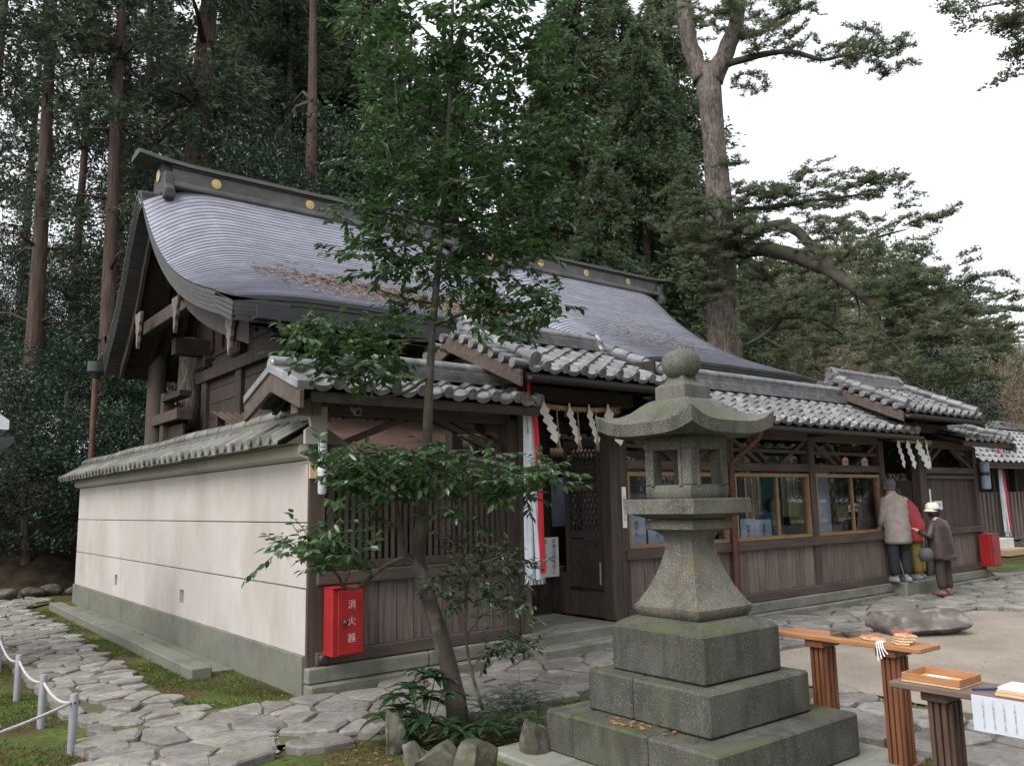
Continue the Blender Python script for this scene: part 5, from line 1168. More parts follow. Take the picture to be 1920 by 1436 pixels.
for i, (px_, dp_, s) in enumerate(((1105, 33, 1.4), (1235, 31, 1.15), (1295, 34, 1.4), (1185, 40, 1.55), (1060, 38, 1.4), (1150, 29, .8), (1260, 42, 1.4))):
    x, y = px_ground(px_, dp_); put_tree('cypress_tree', 'green hinoki cypress behind the second hall roof', 'tree', x, y, CEDC[2], CEDT[2], s, 1, RR.uniform(0, 6.3), 'cypresses behind the second hall')
for i, (px_, dp_, v, s, sz) in enumerate(((60, 18.5, 0, .8, .7), (230, 18.5, 1, .95, 1.0), (130, 22, 0, .9, .8), (-40, 19, 0, .8, .9), (290, 22, 1, 1.0, 1.0), (10, 25, 0, 1.0, .8), (20, 31, 2, 1.15, 1.15), (115, 34, 2, 1.2, 1.2), (175, 30, 2, 1.0, 1.0), (280, 33, 2, 1.2, 1.2), (60, 38, 2, 1.4, 1.4), (230, 40, 2, 1.4, 1.4))):
    x, y = px_ground(px_, dp_); put_tree('evergreen_shrub', ['broad dark evergreen shrub on the bank beyond the end of the white wall', 'dark evergreen shrub behind the rear drain pipe'][i] if i < 2 else 'dark evergreen understorey tree below the cedars', 'shrub', x, y, BRDC[v], BRDT[v % 2], s, sz, RR.uniform(0, 6.3), None if i < 2 else 'understorey trees below the cedars', cz=2.4 if v == 1 else 3.4)
x, y = px_ground(560, 24); put_tree('evergreen_oak', 'dense dark evergreen oak just behind the main hall ridge', 'tree', x, y, BRDC[2], FART[1], 1.5, 1.2, 1.0, cz=5.0)
x, y = px_ground(1775, 27); put_tree('camellia_bush', 'rounded dark camellia tree behind the far gate roof', 'tree', x, y, BRDC[1], BRDT[0], .95, 1.15, .5, cz=4.1, z=0)
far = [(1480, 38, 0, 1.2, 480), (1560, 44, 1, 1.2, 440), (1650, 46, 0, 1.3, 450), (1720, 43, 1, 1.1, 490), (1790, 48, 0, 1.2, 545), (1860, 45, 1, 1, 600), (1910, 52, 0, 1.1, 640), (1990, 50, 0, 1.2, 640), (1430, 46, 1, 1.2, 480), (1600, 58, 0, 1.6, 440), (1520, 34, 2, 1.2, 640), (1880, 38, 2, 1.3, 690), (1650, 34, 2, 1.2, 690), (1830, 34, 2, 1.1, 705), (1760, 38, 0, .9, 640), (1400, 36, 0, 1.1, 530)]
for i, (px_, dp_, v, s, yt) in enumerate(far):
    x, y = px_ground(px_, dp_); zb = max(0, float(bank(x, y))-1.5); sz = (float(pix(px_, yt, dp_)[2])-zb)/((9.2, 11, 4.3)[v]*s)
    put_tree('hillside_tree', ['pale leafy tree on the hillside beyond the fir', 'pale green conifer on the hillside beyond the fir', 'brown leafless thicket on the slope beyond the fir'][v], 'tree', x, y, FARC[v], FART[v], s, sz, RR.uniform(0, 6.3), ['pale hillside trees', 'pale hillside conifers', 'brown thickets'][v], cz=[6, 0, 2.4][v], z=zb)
for i in range(6):  # unseen trees added to block low sky and darken front and lantern
    put_tree('cypress_tree', 'added unseen hinoki cypress across the yard, blocking low sky from the front', 'tree', 2.5+i*3+RR.uniform(-.6, .6), -16.5-RR.uniform(0, 3), CEDC[2], CEDT[2], 1, 1, RR.uniform(0, 6.3), 'cypresses across the yard')
for i in range(11):                                      # grove on the near side of the yard, mirrored in the office panes
    put_tree('cypress_tree', 'added unseen hinoki cypress across the yard, blocking low sky from the front', 'tree', 17+i*3.6+RR.uniform(-1, 1), -15-RR.uniform(0, 6)-i*.5, CEDC[2], CEDT[2], .95, .75, RR.uniform(0, 6.3), 'cypresses across the yard')
# ================================================================ the big fir
fx, fy = px_ground(1355, 26)
fir = thing('fir_tree', 'huge old fir with pale forked trunk and mossy spreading limbs', 'tree', (fx, fy, 0))
def limb(pts, rad, mat=BARKM, nm='limb', n=8):
    P = [pix(*p) for p in pts]
    # smooth with Catmull-Rom
    Q = []; Rr = []
    for i in range(len(P)-1):
        p0, p1, p2, p3 = P[max(i-1, 0)], P[i], P[i+1], P[min(i+2, len(P)-1)]
        for t in np.linspace(0, 1, 6)[:-1]:
            Q.append(.5*((2*p1)+(-p0+p2)*t+(2*p0-5*p1+4*p2-p3)*t*t+(-p0+3*p1-3*p2+p3)*t**3)); Rr.append(rad[i]+(rad[i+1]-rad[i])*t)
    Q.append(P[-1]); Rr.append(rad[-1])
    MB().tube(Q, [q*(.78 if mat is BARKM else 1) for q in Rr], n, jit=.3).build(nm, mat, fir, True); return Q
base = np.array((fx, fy, -.2))
Pt = [base, pix(1358, 640, 26), pix(1352, 500, 26), pix(1348, 380, 26), pix(1340, 280, 26), pix(1332, 190, 26), pix(1325, 130, 26)]
MB().tube(Pt, [.85, .54, .47, .40, .35, .35, .42], 18, jit=.08).build('trunk', BARKF, fir, True)
limb([(1318, 150, 26), (1296, 90, 26.2), (1284, 20, 26.4), (1275, -120, 26.6)], [.32, .26, .23, .16], BARKF, 'fork', 12)
limb([(1335, 150, 26), (1362, 95, 25.8), (1382, 30, 25.6), (1395, -120, 25.4)], [.34, .26, .22, .15], BARKF, 'fork', 12)
limb([(1365, 120, 25.8), (1420, 105, 25.2), (1480, 97, 24.5), (1540, 112, 24), (1580, 105, 23.6), (1650, 95, 23)], [.16, .13, .10, .07, .05, .02])
limb([(1390, 70, 25.6), (1430, 60, 25), (1460, 35, 24.6), (1500, 15, 24.2)], [.14, .11, .08, .05])
limb([(1368, 480, 25.8), (1375, 445, 25.4), (1398, 422, 25)], [.34, .26, .14], BARKM, 'stub')
limb([(1385, 470, 25.8), (1430, 430, 25), (1480, 425, 24), (1530, 470, 23), (1580, 520, 22), (1640, 572, 20.6)], [.22, .2, .19, .18, .17, .16])
limb([(1385, 470, 25.8), (1450, 470, 24.4), (1520, 492, 23), (1590, 530, 21.6), (1642, 575, 20.4)], [.30, .26, .23, .20, .17])
limb([(1642, 575, 20.4), (1700, 572, 19.6), (1760, 590, 19), (1830, 610, 18.6)], [.12, .10, .07, .03])
limb([(1642, 575, 20.4), (1645, 620, 20), (1632, 650, 19.7), (1645, 680, 19.4), (1720, 720, 18.8), (1780, 770, 18.4)], [.12, .10, .08, .06, .04, .02])
limb([(1645, 580, 20.3), (1690, 610, 19.7), (1740, 640, 19.2)], [.09, .06, .02]); limb([(1650, 620, 19.9), (1690, 660, 19.4), (1715, 700, 19)], [.07, .05, .02])
limb([(1390, 480, 25.8), (1440, 520, 25), (1462, 560, 24.6), (1460, 600, 24.3), (1430, 630, 24), (1400, 645, 23.8)], [.16, .14, .13, .12, .08, .04])
limb([(1460, 595, 24.3), (1530, 600, 23.6), (1600, 640, 23)], [.08, .06, .02]); limb([(1430, 632, 24), (1480, 660, 23.5), (1560, 710, 23)], [.06, .05, .02])
limb([(1370, 395, 25.8), (1450, 388, 25), (1540, 375, 24.2), (1620, 365, 23.6)], [.12, .10, .07, .03]); limb([(1560, 500, 22.3), (1620, 455, 21.8), (1700, 430, 21)], [.07, .05, .02])
for (px_, py_, d_) in ((1600, 545, 21.4), (1560, 515, 22), (1690, 575, 19.7), (1490, 660, 23.4)):
    limb([(px_, py_, d_), (px_+12, py_+40, d_-.1), (px_+8, py_+85, d_-.2)], [.04, .03, .008])
TWIGS = []
def plate(px_, py_, d_, wpx, hpx, n, L=.14, W=.026, flat=True):
    """flat tiers of needle tufts round short twigs"""
    n = int(n*1.9); c = pix(px_, py_, d_); sx = wpx/FPX*d_/2; sz = hpx/FPX*d_/2
    k = max(4, n//42); cc = rng.uniform(-1, 1, (k, 3)); cc = cc[np.linalg.norm(cc[:, :2], axis=1) < 1.05]; cc[:, 2] = np.round(cc[:, 2]*1.6)/1.6+rng.normal(0, .10, len(cc))
    idx = rng.integers(0, len(cc), n); tw = unit(rng.normal(0, 1, (len(cc), 3))*np.array([1, 1, .22])); u = rng.uniform(-.5, .5, n)[:, None]
    Rm = np.array([math.sin(YAW), -math.cos(YAW), 0]); Fm = np.array([math.cos(YAW), math.sin(YAW), 0])
    B = c+cc[:, :1]*Rm*sx+cc[:, 1:2]*Fm*min(sx, 2.2)*.8+cc[:, 2:3]*np.array([0, 0, 1.])*sz*.8
    P = B[idx]+tw[idx]*u*.62+rng.normal(0, .05, (n, 3))*np.array([1, 1, .6])
    D = tw[idx]*.5+rng.normal(0, .6, (n, 3)); D[:, 2] = np.abs(D[:, 2])*.6-.05
    TWIGS.extend([(B[i]-tw[i]*.34-np.array((0, 0, .03)), B[i]+tw[i]*.30) for i in range(len(cc))])
    return P, D, rng.uniform(.6, 1.3, n)*L, rng.uniform(.6, 1.3, n)*W
PL = [(1640, 100, 23.2, 150, 60, 900), (1580, 90, 23.8, 120, 50, 500), (1460, 70, 24.8, 130, 70, 700), (1400, 150, 25.5, 60, 30, 120), (1420, 20, 25.2, 160, 60, 900), (1310, 20, 26.2, 180, 70, 1000), (1500, 5, 24.2, 120, 40, 400), (1410, 160, 25, 60, 30, 150),
      (1560, 350, 24, 200, 60, 1000), (1480, 365, 24.8, 160, 60, 900), (1640, 345, 23.4, 110, 50, 500), (1420, 370, 25.2, 120, 60, 700), (1340, 420, 25.2, 160, 60, 900), (1270, 430, 25.4, 120, 60, 600), (1700, 375, 22, 60, 16, 80), (1755, 400, 21.5, 80, 22, 180), (1690, 420, 21, 80, 24, 160),
      (1480, 440, 24, 190, 70, 900), (1570, 470, 22.5, 150, 70, 700), (1680, 480, 21, 170, 80, 900), (1760, 520, 20, 200, 80, 1100), (1830, 570, 19.4, 150, 70, 800), (1740, 570, 19.6, 200, 80, 1000), (1690, 620, 19.6, 170, 80, 800), (1800, 630, 18.8, 160, 70, 700), (1870, 610, 18.8, 80, 30, 200),
      (1500, 560, 23.8, 160, 90, 900), (1440, 600, 24.3, 110, 90, 500), (1560, 620, 23.2, 160, 90, 800), (1620, 680, 22, 140, 70, 500), (1500, 680, 23.4, 140, 60, 500), (1730, 690, 18.9, 120, 60, 400), (1420, 520, 25, 90, 80, 400), (1650, 540, 21, 110, 60, 400), (1810, 690, 18.5, 110, 50, 300), (1380, 300, 25.4, 60, 30, 120), (1300, 380, 25, 120, 60, 500), (1390, 430, 24.6, 100, 50, 500), (1600, 420, 22.5, 140, 40, 500), (1470, 500, 24, 130, 50, 400), (1560, 560, 22.6, 140, 60, 500), (1880, 640, 18.4, 90, 40, 250), (1690, 540, 20, 150, 50, 500), (1330, 470, 25, 110, 80, 600), (1320, 540, 25.2, 90, 90, 500)]
AA = [plate(*a) for a in PL]
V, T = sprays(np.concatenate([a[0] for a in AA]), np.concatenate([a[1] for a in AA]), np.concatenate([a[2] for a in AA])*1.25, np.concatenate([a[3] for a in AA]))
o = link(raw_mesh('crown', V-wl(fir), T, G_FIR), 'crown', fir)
m = MB()
for a, b in TWIGS: m.tube([a, (a+b)/2+np.array((0, 0, .02)), b], [.014, .010, .004], 3, cap=False)
tag(m.build('twigs', BARKM, fir), kind='stuff')
# tree just outside the right edge whose twigs reach into the sky
tx, ty_ = px_ground(2330, 16); ov = thing('overhanging_tree', 'tree past the yard edge whose twig ends hang in the bright sky', 'tree', (tx, ty_, 0))
MB().tube([(tx, ty_, -.2), (tx, ty_, 6), (tx+.2, ty_, 13)], [.3, .24, .1], 10).build('trunk', BARK, ov, True)
for (a, b) in (((2320, 20, 16), (1830, 15, 14.5)), ((2320, 100, 16), (1880, 45, 14.8)), ((2320, 160, 16), (1905, 130, 15))):
    q0, q1 = pix(*a), pix(*b); MB().tube([q0, (q0+q1)/2+np.array((0, 0, .5)), q1], [.09, .05, .012], 6).build('limb', BARK, ov, True)
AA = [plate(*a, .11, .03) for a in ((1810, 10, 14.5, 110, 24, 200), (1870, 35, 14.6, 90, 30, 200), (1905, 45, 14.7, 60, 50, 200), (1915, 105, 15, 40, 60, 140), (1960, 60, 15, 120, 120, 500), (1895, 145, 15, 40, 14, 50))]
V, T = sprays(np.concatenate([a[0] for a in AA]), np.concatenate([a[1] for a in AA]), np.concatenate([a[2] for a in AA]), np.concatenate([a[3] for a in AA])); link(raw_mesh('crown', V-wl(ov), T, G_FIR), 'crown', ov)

# ================================================================ young camellia tree in front
TB = pixz(860, 1345, .12)
def tp(px_, py_, dd=0):                                   # a point on the upright plane through the tree base, moved dd metres away
    d = CF+CR*(px_-960)/FPX-CU*(py_-718)/FPX; v = TB-CAM; t = (v[0]*CF[0]+v[1]*CF[1])/(d[0]*CF[0]+d[1]*CF[1]); return CAM+d*(t+dd)
cam_t = thing('camellia_tree', 'young glossy-leaved evergreen tree with curved trunk growing among mossy rocks', 'tree', tuple(TB))
def spl(P, n=5):
    Q = []
    for i in range(len(P)-1):
        p0, p1, p2, p3 = P[max(i-1, 0)], P[i], P[i+1], P[min(i+2, len(P)-1)]
        for t in np.linspace(0, 1, n+1)[:-1]: Q.append(.5*((2*p1)+(-p0+p2)*t+(2*p0-5*p1+4*p2-p3)*t*t+(-p0+3*p1-3*p2+p3)*t**3))
    Q.append(P[-1]); return Q
def twig(parent, pts, r0, r1, nm='branch', mat=BARKS, n=7):
    Q = spl([tp(*p) for p in pts]); MB().tube(Q, list(np.linspace(r0, r1, len(Q))), n, jit=.12).build(nm, mat, parent, True); return Q
main = spl([tp(862, 1372), tp(850, 1290), tp(828, 1200), tp(800, 1110), tp(785, 1050), tp(790, 980), tp(800, 880), tp(803, 760), tp(811, 620), tp(826, 450), tp(838, 300), tp(846, 120), tp(850, -80)])
rad = np.interp(np.linspace(0, 1, len(main)), [0, .08, .25, .33, .45, .65, .8, 1], [.092, .072, .057, .058, .045, .030, .022, .010])
MB().tube(main, list(rad), 12, jit=.10).build('trunk', BARKS, cam_t, True)
BR = [([(782, 1052), (758, 1038, -.05), (752, 1000, -.1), (745, 960, -.15), (742, 900, -.2)], .034, .012), ([(750, 990, -.1), (715, 975, -.15), (697, 968, -.2), (718, 940, -.25), (720, 890, -.3)], .022, .008), ([(762, 1042, -.03), (715, 1065, -.15), (672, 1100, -.2), (645, 1098, -.22), (625, 1070, -.25), (560, 1040, -.3)], .020, .006),
      ([(640, 1100, -.22), (655, 1070, -.3), (640, 1030, -.35)], .010, .004), ([(800, 880), (860, 860, -.1), (930, 870, -.15), (1020, 890, -.2)], .016, .005), ([(803, 870), (720, 850, -.1), (650, 850, -.2)], .014, .005), ([(805, 850, .0), (880, 845, .15), (900, 860, .3)], .012, .004),
      ([(808, 700), (760, 735, -.1), (690, 745, -.2), (680, 700, -.25), (620, 680, -.3)], .016, .005), ([(810, 640), (740, 640, -.15), (640, 650, -.25), (570, 625, -.3)], .014, .005), ([(812, 610), (880, 585, -.15), (950, 580, -.2), (1040, 570, -.25)], .018, .005),
      ([(816, 570), (760, 560, .1), (700, 540, .2)], .013, .004), ([(820, 520), (900, 470, -.1), (980, 500, -.2)], .016, .005), ([(828, 440), (760, 460, -.15), (680, 470, -.2)], .014, .005), ([(828, 440), (930, 400, .1), (1030, 410, .2)], .016, .005),
      ([(832, 380), (770, 300, -.1), (745, 200, -.15), (740, 60, -.2)], .018, .006), ([(832, 360), (900, 290, .0), (1000, 250, .1), (1090, 220, .15)], .018, .005), ([(838, 280), (780, 220, .1), (700, 180, .2)], .014, .004), ([(842, 200), (920, 130, -.1), (1010, 90, -.15)], .014, .004), ([(845, 120), (790, 50, .1), (720, 10, .2)], .012, .004), ([(846, 100), (890, 20, -.1), (960, -40, -.1)], .012, .004), ([(830, 400), (700, 380, .2), (650, 370, .3)], .010, .003), ([(835, 330), (860, 340, -.4), (920, 330, -.6)], .012, .004), ([(840, 260), (820, 240, .4), (800, 200, .7)], .012, .004)]
for pts, r0, r1 in BR: twig(cam_t, pts, r0, r1)
# leaf clusters: (px, py, depth shift, half width, half height in pixels, number of twigs)
CL = [(610, 1040, -.3, 80, 38, 34), (640, 1010, -.32, 50, 40, 16), (560, 1012, -.3, 40, 16, 7), (690, 900, -.25, 95, 55, 60), (760, 880, -.2, 70, 50, 34), (860, 880, -.15, 90, 45, 44), (960, 905, -.2, 80, 40, 42), (1030, 885, -.22, 45, 20, 12), (640, 860, -.25, 40, 26, 14), (880, 960, -.1, 60, 30, 12),
      (620, 645, -.28, 80, 45, 44), (690, 690, -.22, 70, 36, 32), (590, 625, -.3, 45, 28, 18), (720, 640, -.15, 60, 30, 18), (950, 590, -.2, 90, 45, 46), (1010, 560, -.24, 50, 30, 20), (890, 540, -.1, 70, 40, 30), (760, 600, -.05, 50, 30, 12),
      (760, 500, .0, 100, 60, 52), (900, 470, -.1, 90, 60, 50), (680, 470, -.1, 50, 40, 20), (980, 470, -.1, 60, 50, 26), (720, 400, .0, 80, 50, 40), (850, 400, -.1, 80, 60, 42), (980, 380, .1, 80, 60, 44), (1050, 400, .15, 40, 30, 12),
      (700, 330, .1, 70, 50, 26), (790, 320, -.1, 70, 60, 36), (900, 310, -.2, 90, 60, 46), (1000, 290, .05, 80, 60, 40), (1070, 240, .12, 50, 40, 18), (740, 230, -.1, 70, 60, 32), (830, 220, .2, 80, 60, 36), (930, 200, -.05, 90, 60, 44), (1030, 170, .0, 70, 60, 30), (700, 150, .15, 60, 50, 24), (780, 120, -.1, 80, 60, 36), (880, 100, -.05, 90, 60, 44), (990, 90, -.1, 70, 50, 28), (740, 30, .1, 70, 50, 26), (840, 20, .0, 90, 50, 36), (940, 10, -.1, 80, 50, 30), (1040, 60, -.1, 50, 40, 12), (680, 50, .2, 50, 40, 14)]
def twig_leaves(clusters, dens=1.0, per=8, spread=.5, L=.078, W=.037, base=None):
    P = []; D = []; N = []; ST = []
    for (px_, py_, dd, hw, hh, nt) in clusters:
        for _ in range(int(nt*dens*(.98 if py_ < 420 else 1))):
            a = rng.normal(0, .5, 2); c = tp(px_+a[0]*hw, py_+a[1]*hh, dd+rng.normal(0, .16))
            d = unit(rng.normal(0, 1, 3)*np.array([1, 1, .45])+np.array([0, 0, .12])); L_t = rng.uniform(.14, .26); m = per+rng.integers(-2, 3)
            e = c+d*L_t+np.array([0, 0, -.03]); ST.append((c, (c+e)/2+np.array([0, 0, .01]), e))
            for k in range(m):
                t = (k+.3)/m; p = c+d*L_t*t; sd = unit(np.cross(d, (0, 0, 1)))*(1 if k % 2 else -1)
                P.append(p); D.append(d*(.5+.5*t)+sd*(.9-.4*t)+rng.normal(0, .22, 3)+np.array([0, 0, -.35])); N.append(np.array([0, 0, 1.])+rng.normal(0, .38, 3))
    P, D, N = np.array(P), np.array(D), np.array(N); n = len(P); return P, D, N, rng.uniform(.7, 1.25, n)*L, rng.uniform(.75, 1.2, n)*W, ST
def foliage(parent, clusters, mat, nsingle, **k):
    P, D, N, L, Wd, ST = twig_leaves(clusters, **k)
    m = MB()
    for a, b, c in ST: m.tube([a, b, c], [.0035, .003, .0018], 4, cap=False)
    tag(m.build('twigs', BARKS, parent), kind='stuff')
    order = np.argsort(np.linalg.norm(P-CAM, axis=1)); single = order[:nsingle]; rest = order[nsingle:]
    V, T = leaves4(P[rest], D[rest], N[rest], L[rest], Wd[rest]); tag(link(raw_mesh('crown', V-wl(parent), T, mat, False), 'crown', parent), kind='stuff')
    if nsingle:
        V0, T0 = leaves4(np.zeros((1, 3)), np.array([[0, 1., 0]]), np.array([[0, 0, 1.]]), np.array([.098]), np.array([.046])); lm = raw_mesh('leaf', V0, T0, mat, True)
        for i in single:
            d = unit(D[i]); s = unit(np.cross(d, N[i])); nn = np.cross(s, d); M = Matrix(((s[0], d[0], nn[0]), (s[1], d[1], nn[1]), (s[2], d[2], nn[2])))
            o = link(lm, 'leaf', parent, loc=P[i]); o.rotation_euler = M.to_euler(); q = L[i]/.098; o.scale = (q, q, q)
foliage(cam_t, CL, G_CAM, 280, dens=1.35)
# sapling beside it, with an orange fruit
sap = thing('sapling', 'thin upright sapling with small dark leaves and an orange fruit beside the curved trunk', 'sapling', tuple(tp(905, 1330, -.05)))
for pts, a, b in (([(905, 1330, -.05), (880, 1240, -.05), (872, 1160, -.06), (878, 1080, -.06), (885, 1010, -.08)], .014, .005), ([(876, 1190, -.05), (910, 1150, -.08), (960, 1140, -.1)], .006, .003), ([(872, 1160, -.06), (850, 1110, -.1), (845, 1080, -.1)], .005, .002), ([(885, 1250, -.05), (930, 1210, -.1), (970, 1200, -.12)], .006, .003), ([(880, 1080, -.06), (920, 1050, -.1), (950, 1040, -.12)], .005, .002)): twig(sap, pts, a, b)
foliage(sap, [(885, 1045, -.08, 70, 34, 26), (850, 1100, -.1, 55, 30, 20), (930, 1110, -.1, 70, 32, 26), (960, 1135, -.12, 45, 22, 14), (910, 1030, -.1, 50, 26, 12), (950, 1050, -.12, 40, 24, 12), (940, 1215, -.1, 55, 28, 20), (975, 1205, -.12, 35, 18, 10), (850, 1130, -.06, 30, 20, 8)], G_SHR, 0, L=.058, W=.028)
MB().lathe(tuple(tp(930, 1056, -.2)), [(.003, -.017), (.014, -.014), (.02, 0), (.014, .014), (.003, .017)], 10).build('fruit', plain('orange_fruit', (.75, .33, .03), .5), sap, True)
# broad-leaved clump and ferns at the foot
cl2 = thing('leafy_clump', 'dark long-leaved plant clump between the curved trunk and the garden rocks', 'plant', tuple(tp(790, 1380, -.1)))
def rosette(parent, px_, py_, dd, n, L, W, mat, up=.8, nm='leaf'):
    c = tp(px_, py_, dd)
    for k in range(n):
        a = k*2.4+rng.uniform(-.3, .3); d = np.array([math.cos(a), math.sin(a), up*rng.uniform(.4, 1.3)]); d /= np.linalg.norm(d); l = L*rng.uniform(.7, 1.2); s = np.cross(d, (0, 0, 1)); s /= np.linalg.norm(s); w = W*rng.uniform(.8, 1.2)
        V = []
        for u, ww in ((0, .25), (.25, .8), (.55, 1), (.82, .6), (1, .03)):
            p = c+d*l*u+np.array([0, 0, -.55*l*u*u]); V += [p-s*w*ww/2, p+np.array([0, 0, -.006]), p+s*w*ww/2]
        MB().add(V, [(3*i+j, 3*i+j+1, 3*i+4+j, 3*i+3+j) for i in range(4) for j in (0, 1)]).build(nm, mat, parent, True)
for (a, b, dd) in ((795, 1262, -.1), (830, 1300, -.3), (745, 1305, -.1), (720, 1345, -.1), (770, 1290, -.15), (800, 1310, -.2), (750, 1330, -.15), (780, 1345, -.25), (815, 1270, -.05), (765, 1360, -.3), (800, 1350, -.4), (835, 1360, -.45), (870, 1370, -.45), (905, 1360, -.4), (740, 1375, -.2)):
    twig(cl2, [(795, 1390, dd), ((a+795)/2, (b+1390)/2, dd), (a, b, dd)], .006, .004, 'stem'); rosette(cl2, a, b, dd, 12, .20, .05, G_SHR, .6)
fe = thing('fern_patch', 'pale fern and small-leaved undergrowth between the trunk and the lantern', 'plants', tuple(tp(940, 1350, 0)))
for (a, b, dd) in ((930, 1290, 0), (960, 1300, -.05), (985, 1310, -.1), (945, 1325, -.1), (910, 1300, .05), (1000, 1290, 0), (970, 1340, -.15), (925, 1345, -.15), (950, 1275, .05), (890, 1330, .05), (1010, 1320, -.15), (990, 1350, -.2), (940, 1310, .1), (975, 1285, .1)):
    c = tp(a, b+30, dd); 
    for k in range(6):
        ang = k*1.05+rng.uniform(-.3, .3); d = np.array([math.cos(ang), math.sin(ang), .7]); P = []; D = []; N = []
        for u in np.linspace(.1, 1, 12):
            p = c+d*.27*u+np.array([0, 0, -.17*u*u]); s = np.cross(d, (0, 0, 1)); s /= np.linalg.norm(s)
            for sg in (-1, 1): P.append(p); D.append(s*sg+d*.35); N.append((0, 0, 1.))
        V, T = leaves2(np.array(P), np.array(D), np.array(N), np.tile(np.repeat(np.linspace(.075, .016, 12), 2), 1), np.full(24, .02)); link(raw_mesh('frond', V-wl(fe), T, G_FERN), 'frond', fe)
for (a, b) in ((1005, 1290), (975, 1270), (1015, 1330)): MB().tube([tp(a, 1400, -.1), tp(a+4, b+40, -.1), tp(a-3, b-20, -.1)], [.003, .0025, .0015], 5).build('stalk', BARKS, fe)

# ================================================================ moss and grass blades, litter
def blades(name, lab, n, regions, hmin, hmax, mat, w=.006):
    P = []
    for poly, cnt in regions:
        xs = [p[0] for p in poly]; ys = [p[1] for p in poly]; k = 0
        while k < cnt:
            x, y = rng.uniform(min(xs), max(xs)), rng.uniform(min(ys), max(ys))
            if inpoly(x, y, poly) and (math.sin(x*3.1+1.3)*math.sin(y*2.7+x)+math.sin(x*7+y*5)*.5+rng.normal(0, .4)) > -.2: P.append((x, y, -.012))
            k += 1
    P = np.array(P); m = len(P); D = np.stack([rng.normal(0, .5, m), rng.normal(0, .5, m), np.ones(m)], 1); D = unit(D); h = rng.uniform(hmin, hmax, m)[:, None]; S = unit(np.cross(D, rnd_dirs(m)))*w
    V = np.stack([P-S, P+S, P+D*h], 1).reshape(-1, 3); tag(link(raw_mesh(name, V, np.arange(len(V)).reshape(-1, 3), mat), name), lab, 'grass', kind='stuff')
MOSSM = leafmat('moss_blade', (.055, .085, .018), (.10, .14, .03), .8, .3, scale=3)
blades('moss', 'short green moss and grass beside the paths', 0, [([(-.9, .2), (-.06, .0), (-.06, 2), (-.55, 2), (-.6, 9.5), (-.85, 9.5)], 26000), ([(-1.2, -1.75), (.0, -1.7), (1.9, -1.7), (3.2, -1.7), (3.0, -3.0), (.3, -2.4), (-.6, -3.2), (-1.9, -2.6)], 30000), ([(-4.5, 6), (-1.85, 6), (-1.85, -.6), (-2.4, -1.6), (-3.5, -2.4), (-4.5, -2)], 40000), ([(2.0, -3.7), (2.4, -4.0), (2.4, -6.2), (1.3, -6.4), (2.0, -4.8)], 6000), ([(3.3, -1.6), (9.5, -1.55), (9.5, -1.75), (3.3, -1.95)], 5000)], .012, .035, MOSSM)
V = []; F_ = []
for _ in range(2600):
    x, y = rng.uniform(-4.2, -.1), rng.uniform(-2.5, 8)
    if -1.7 < x < -.95 and y > -.2 and rng.random() < .85: continue
    if rng.random() < .3: x, y = rng.uniform(-.6, 3), rng.uniform(-3.2, -1.6)
    t = rng.uniform(0, 6.28); l = rng.uniform(.012, .03); z = rng.uniform(.0, .02); i = len(V)
    V += [(x-math.cos(t)*l, y-math.sin(t)*l, z), (x-math.sin(t)*l*.35, y+math.cos(t)*l*.35, z+rng.uniform(0, .012)), (x+math.cos(t)*l, y+math.sin(t)*l, z), (x+math.sin(t)*l*.35, y-math.cos(t)*l*.35, z+.004)]; F_.append((i, i+1, i+2, i+3))
tag(link(npmesh('leaf_litter', V, F_, surf('litter', (.13, .06, .03), (.28, .15, .07), 30, .9, bump=0)), 'leaf_litter'), 'scattered dry brown leaf litter on the mossy ground', 'leaf litter', kind='stuff')
st_ = thing('tree_stump', 'freshly cut tree stump with orange top on the dark bank', 'stump', (0, 0, 0)); q = pix(80, 945, 21.5)
MB().tube([(q[0], q[1], q[2]-1.1), (q[0], q[1], q[2]-.03)], [.3, .2], 12, jit=.2).build('stem', BARK, st_, True); MB().tube([(q[0], q[1], q[2]-.03), (q[0], q[1], q[2])], .19, 14).build('cut_face', plain('cut_wood', (.42, .2, .1), .8), st_)
re_ = thing('retaining_edge', 'row of mossy retaining stones at the foot of the wooded bank', 'stone edging', (0, 12, 0))
for k in range(16): rock('edge_stone', (-3+k*.42, 12.0+.15*math.sin(k*2), .10), (.26, .16, .17), 800+k, ROCK, re_, 1)

V = []; F_ = []
for _ in range(5200):
    if rng.random() < .7: x, y = 3.4+rng.random()**1.6*9, rng.uniform(-6.5, -1.6)
    else: x, y = rng.uniform(-1.7, 5), rng.uniform(-1.6, -.25)
    r0 = rng.uniform(.004, .013); z = .006 if x > 3.4 and y < -1.5 else .028; i = len(V)
    V += [(x+r0*math.cos(t)*rng.uniform(.8, 1.2), y+r0*math.sin(t)*rng.uniform(.8, 1.2), z) for t in (0, 1.57, 3.14, 4.71)]+[(x, y, z+r0*.8)]; F_ += [(i+k, i+(k+1) % 4, i+4) for k in range(4)]
tag(link(npmesh('gravel', V, F_, surf('grit', (.14, .125, .105), (.34, .31, .28), 40, .9, bump=0)), 'gravel'), 'scattered grit and small gravel on the yard and path', 'gravel', kind='stuff')

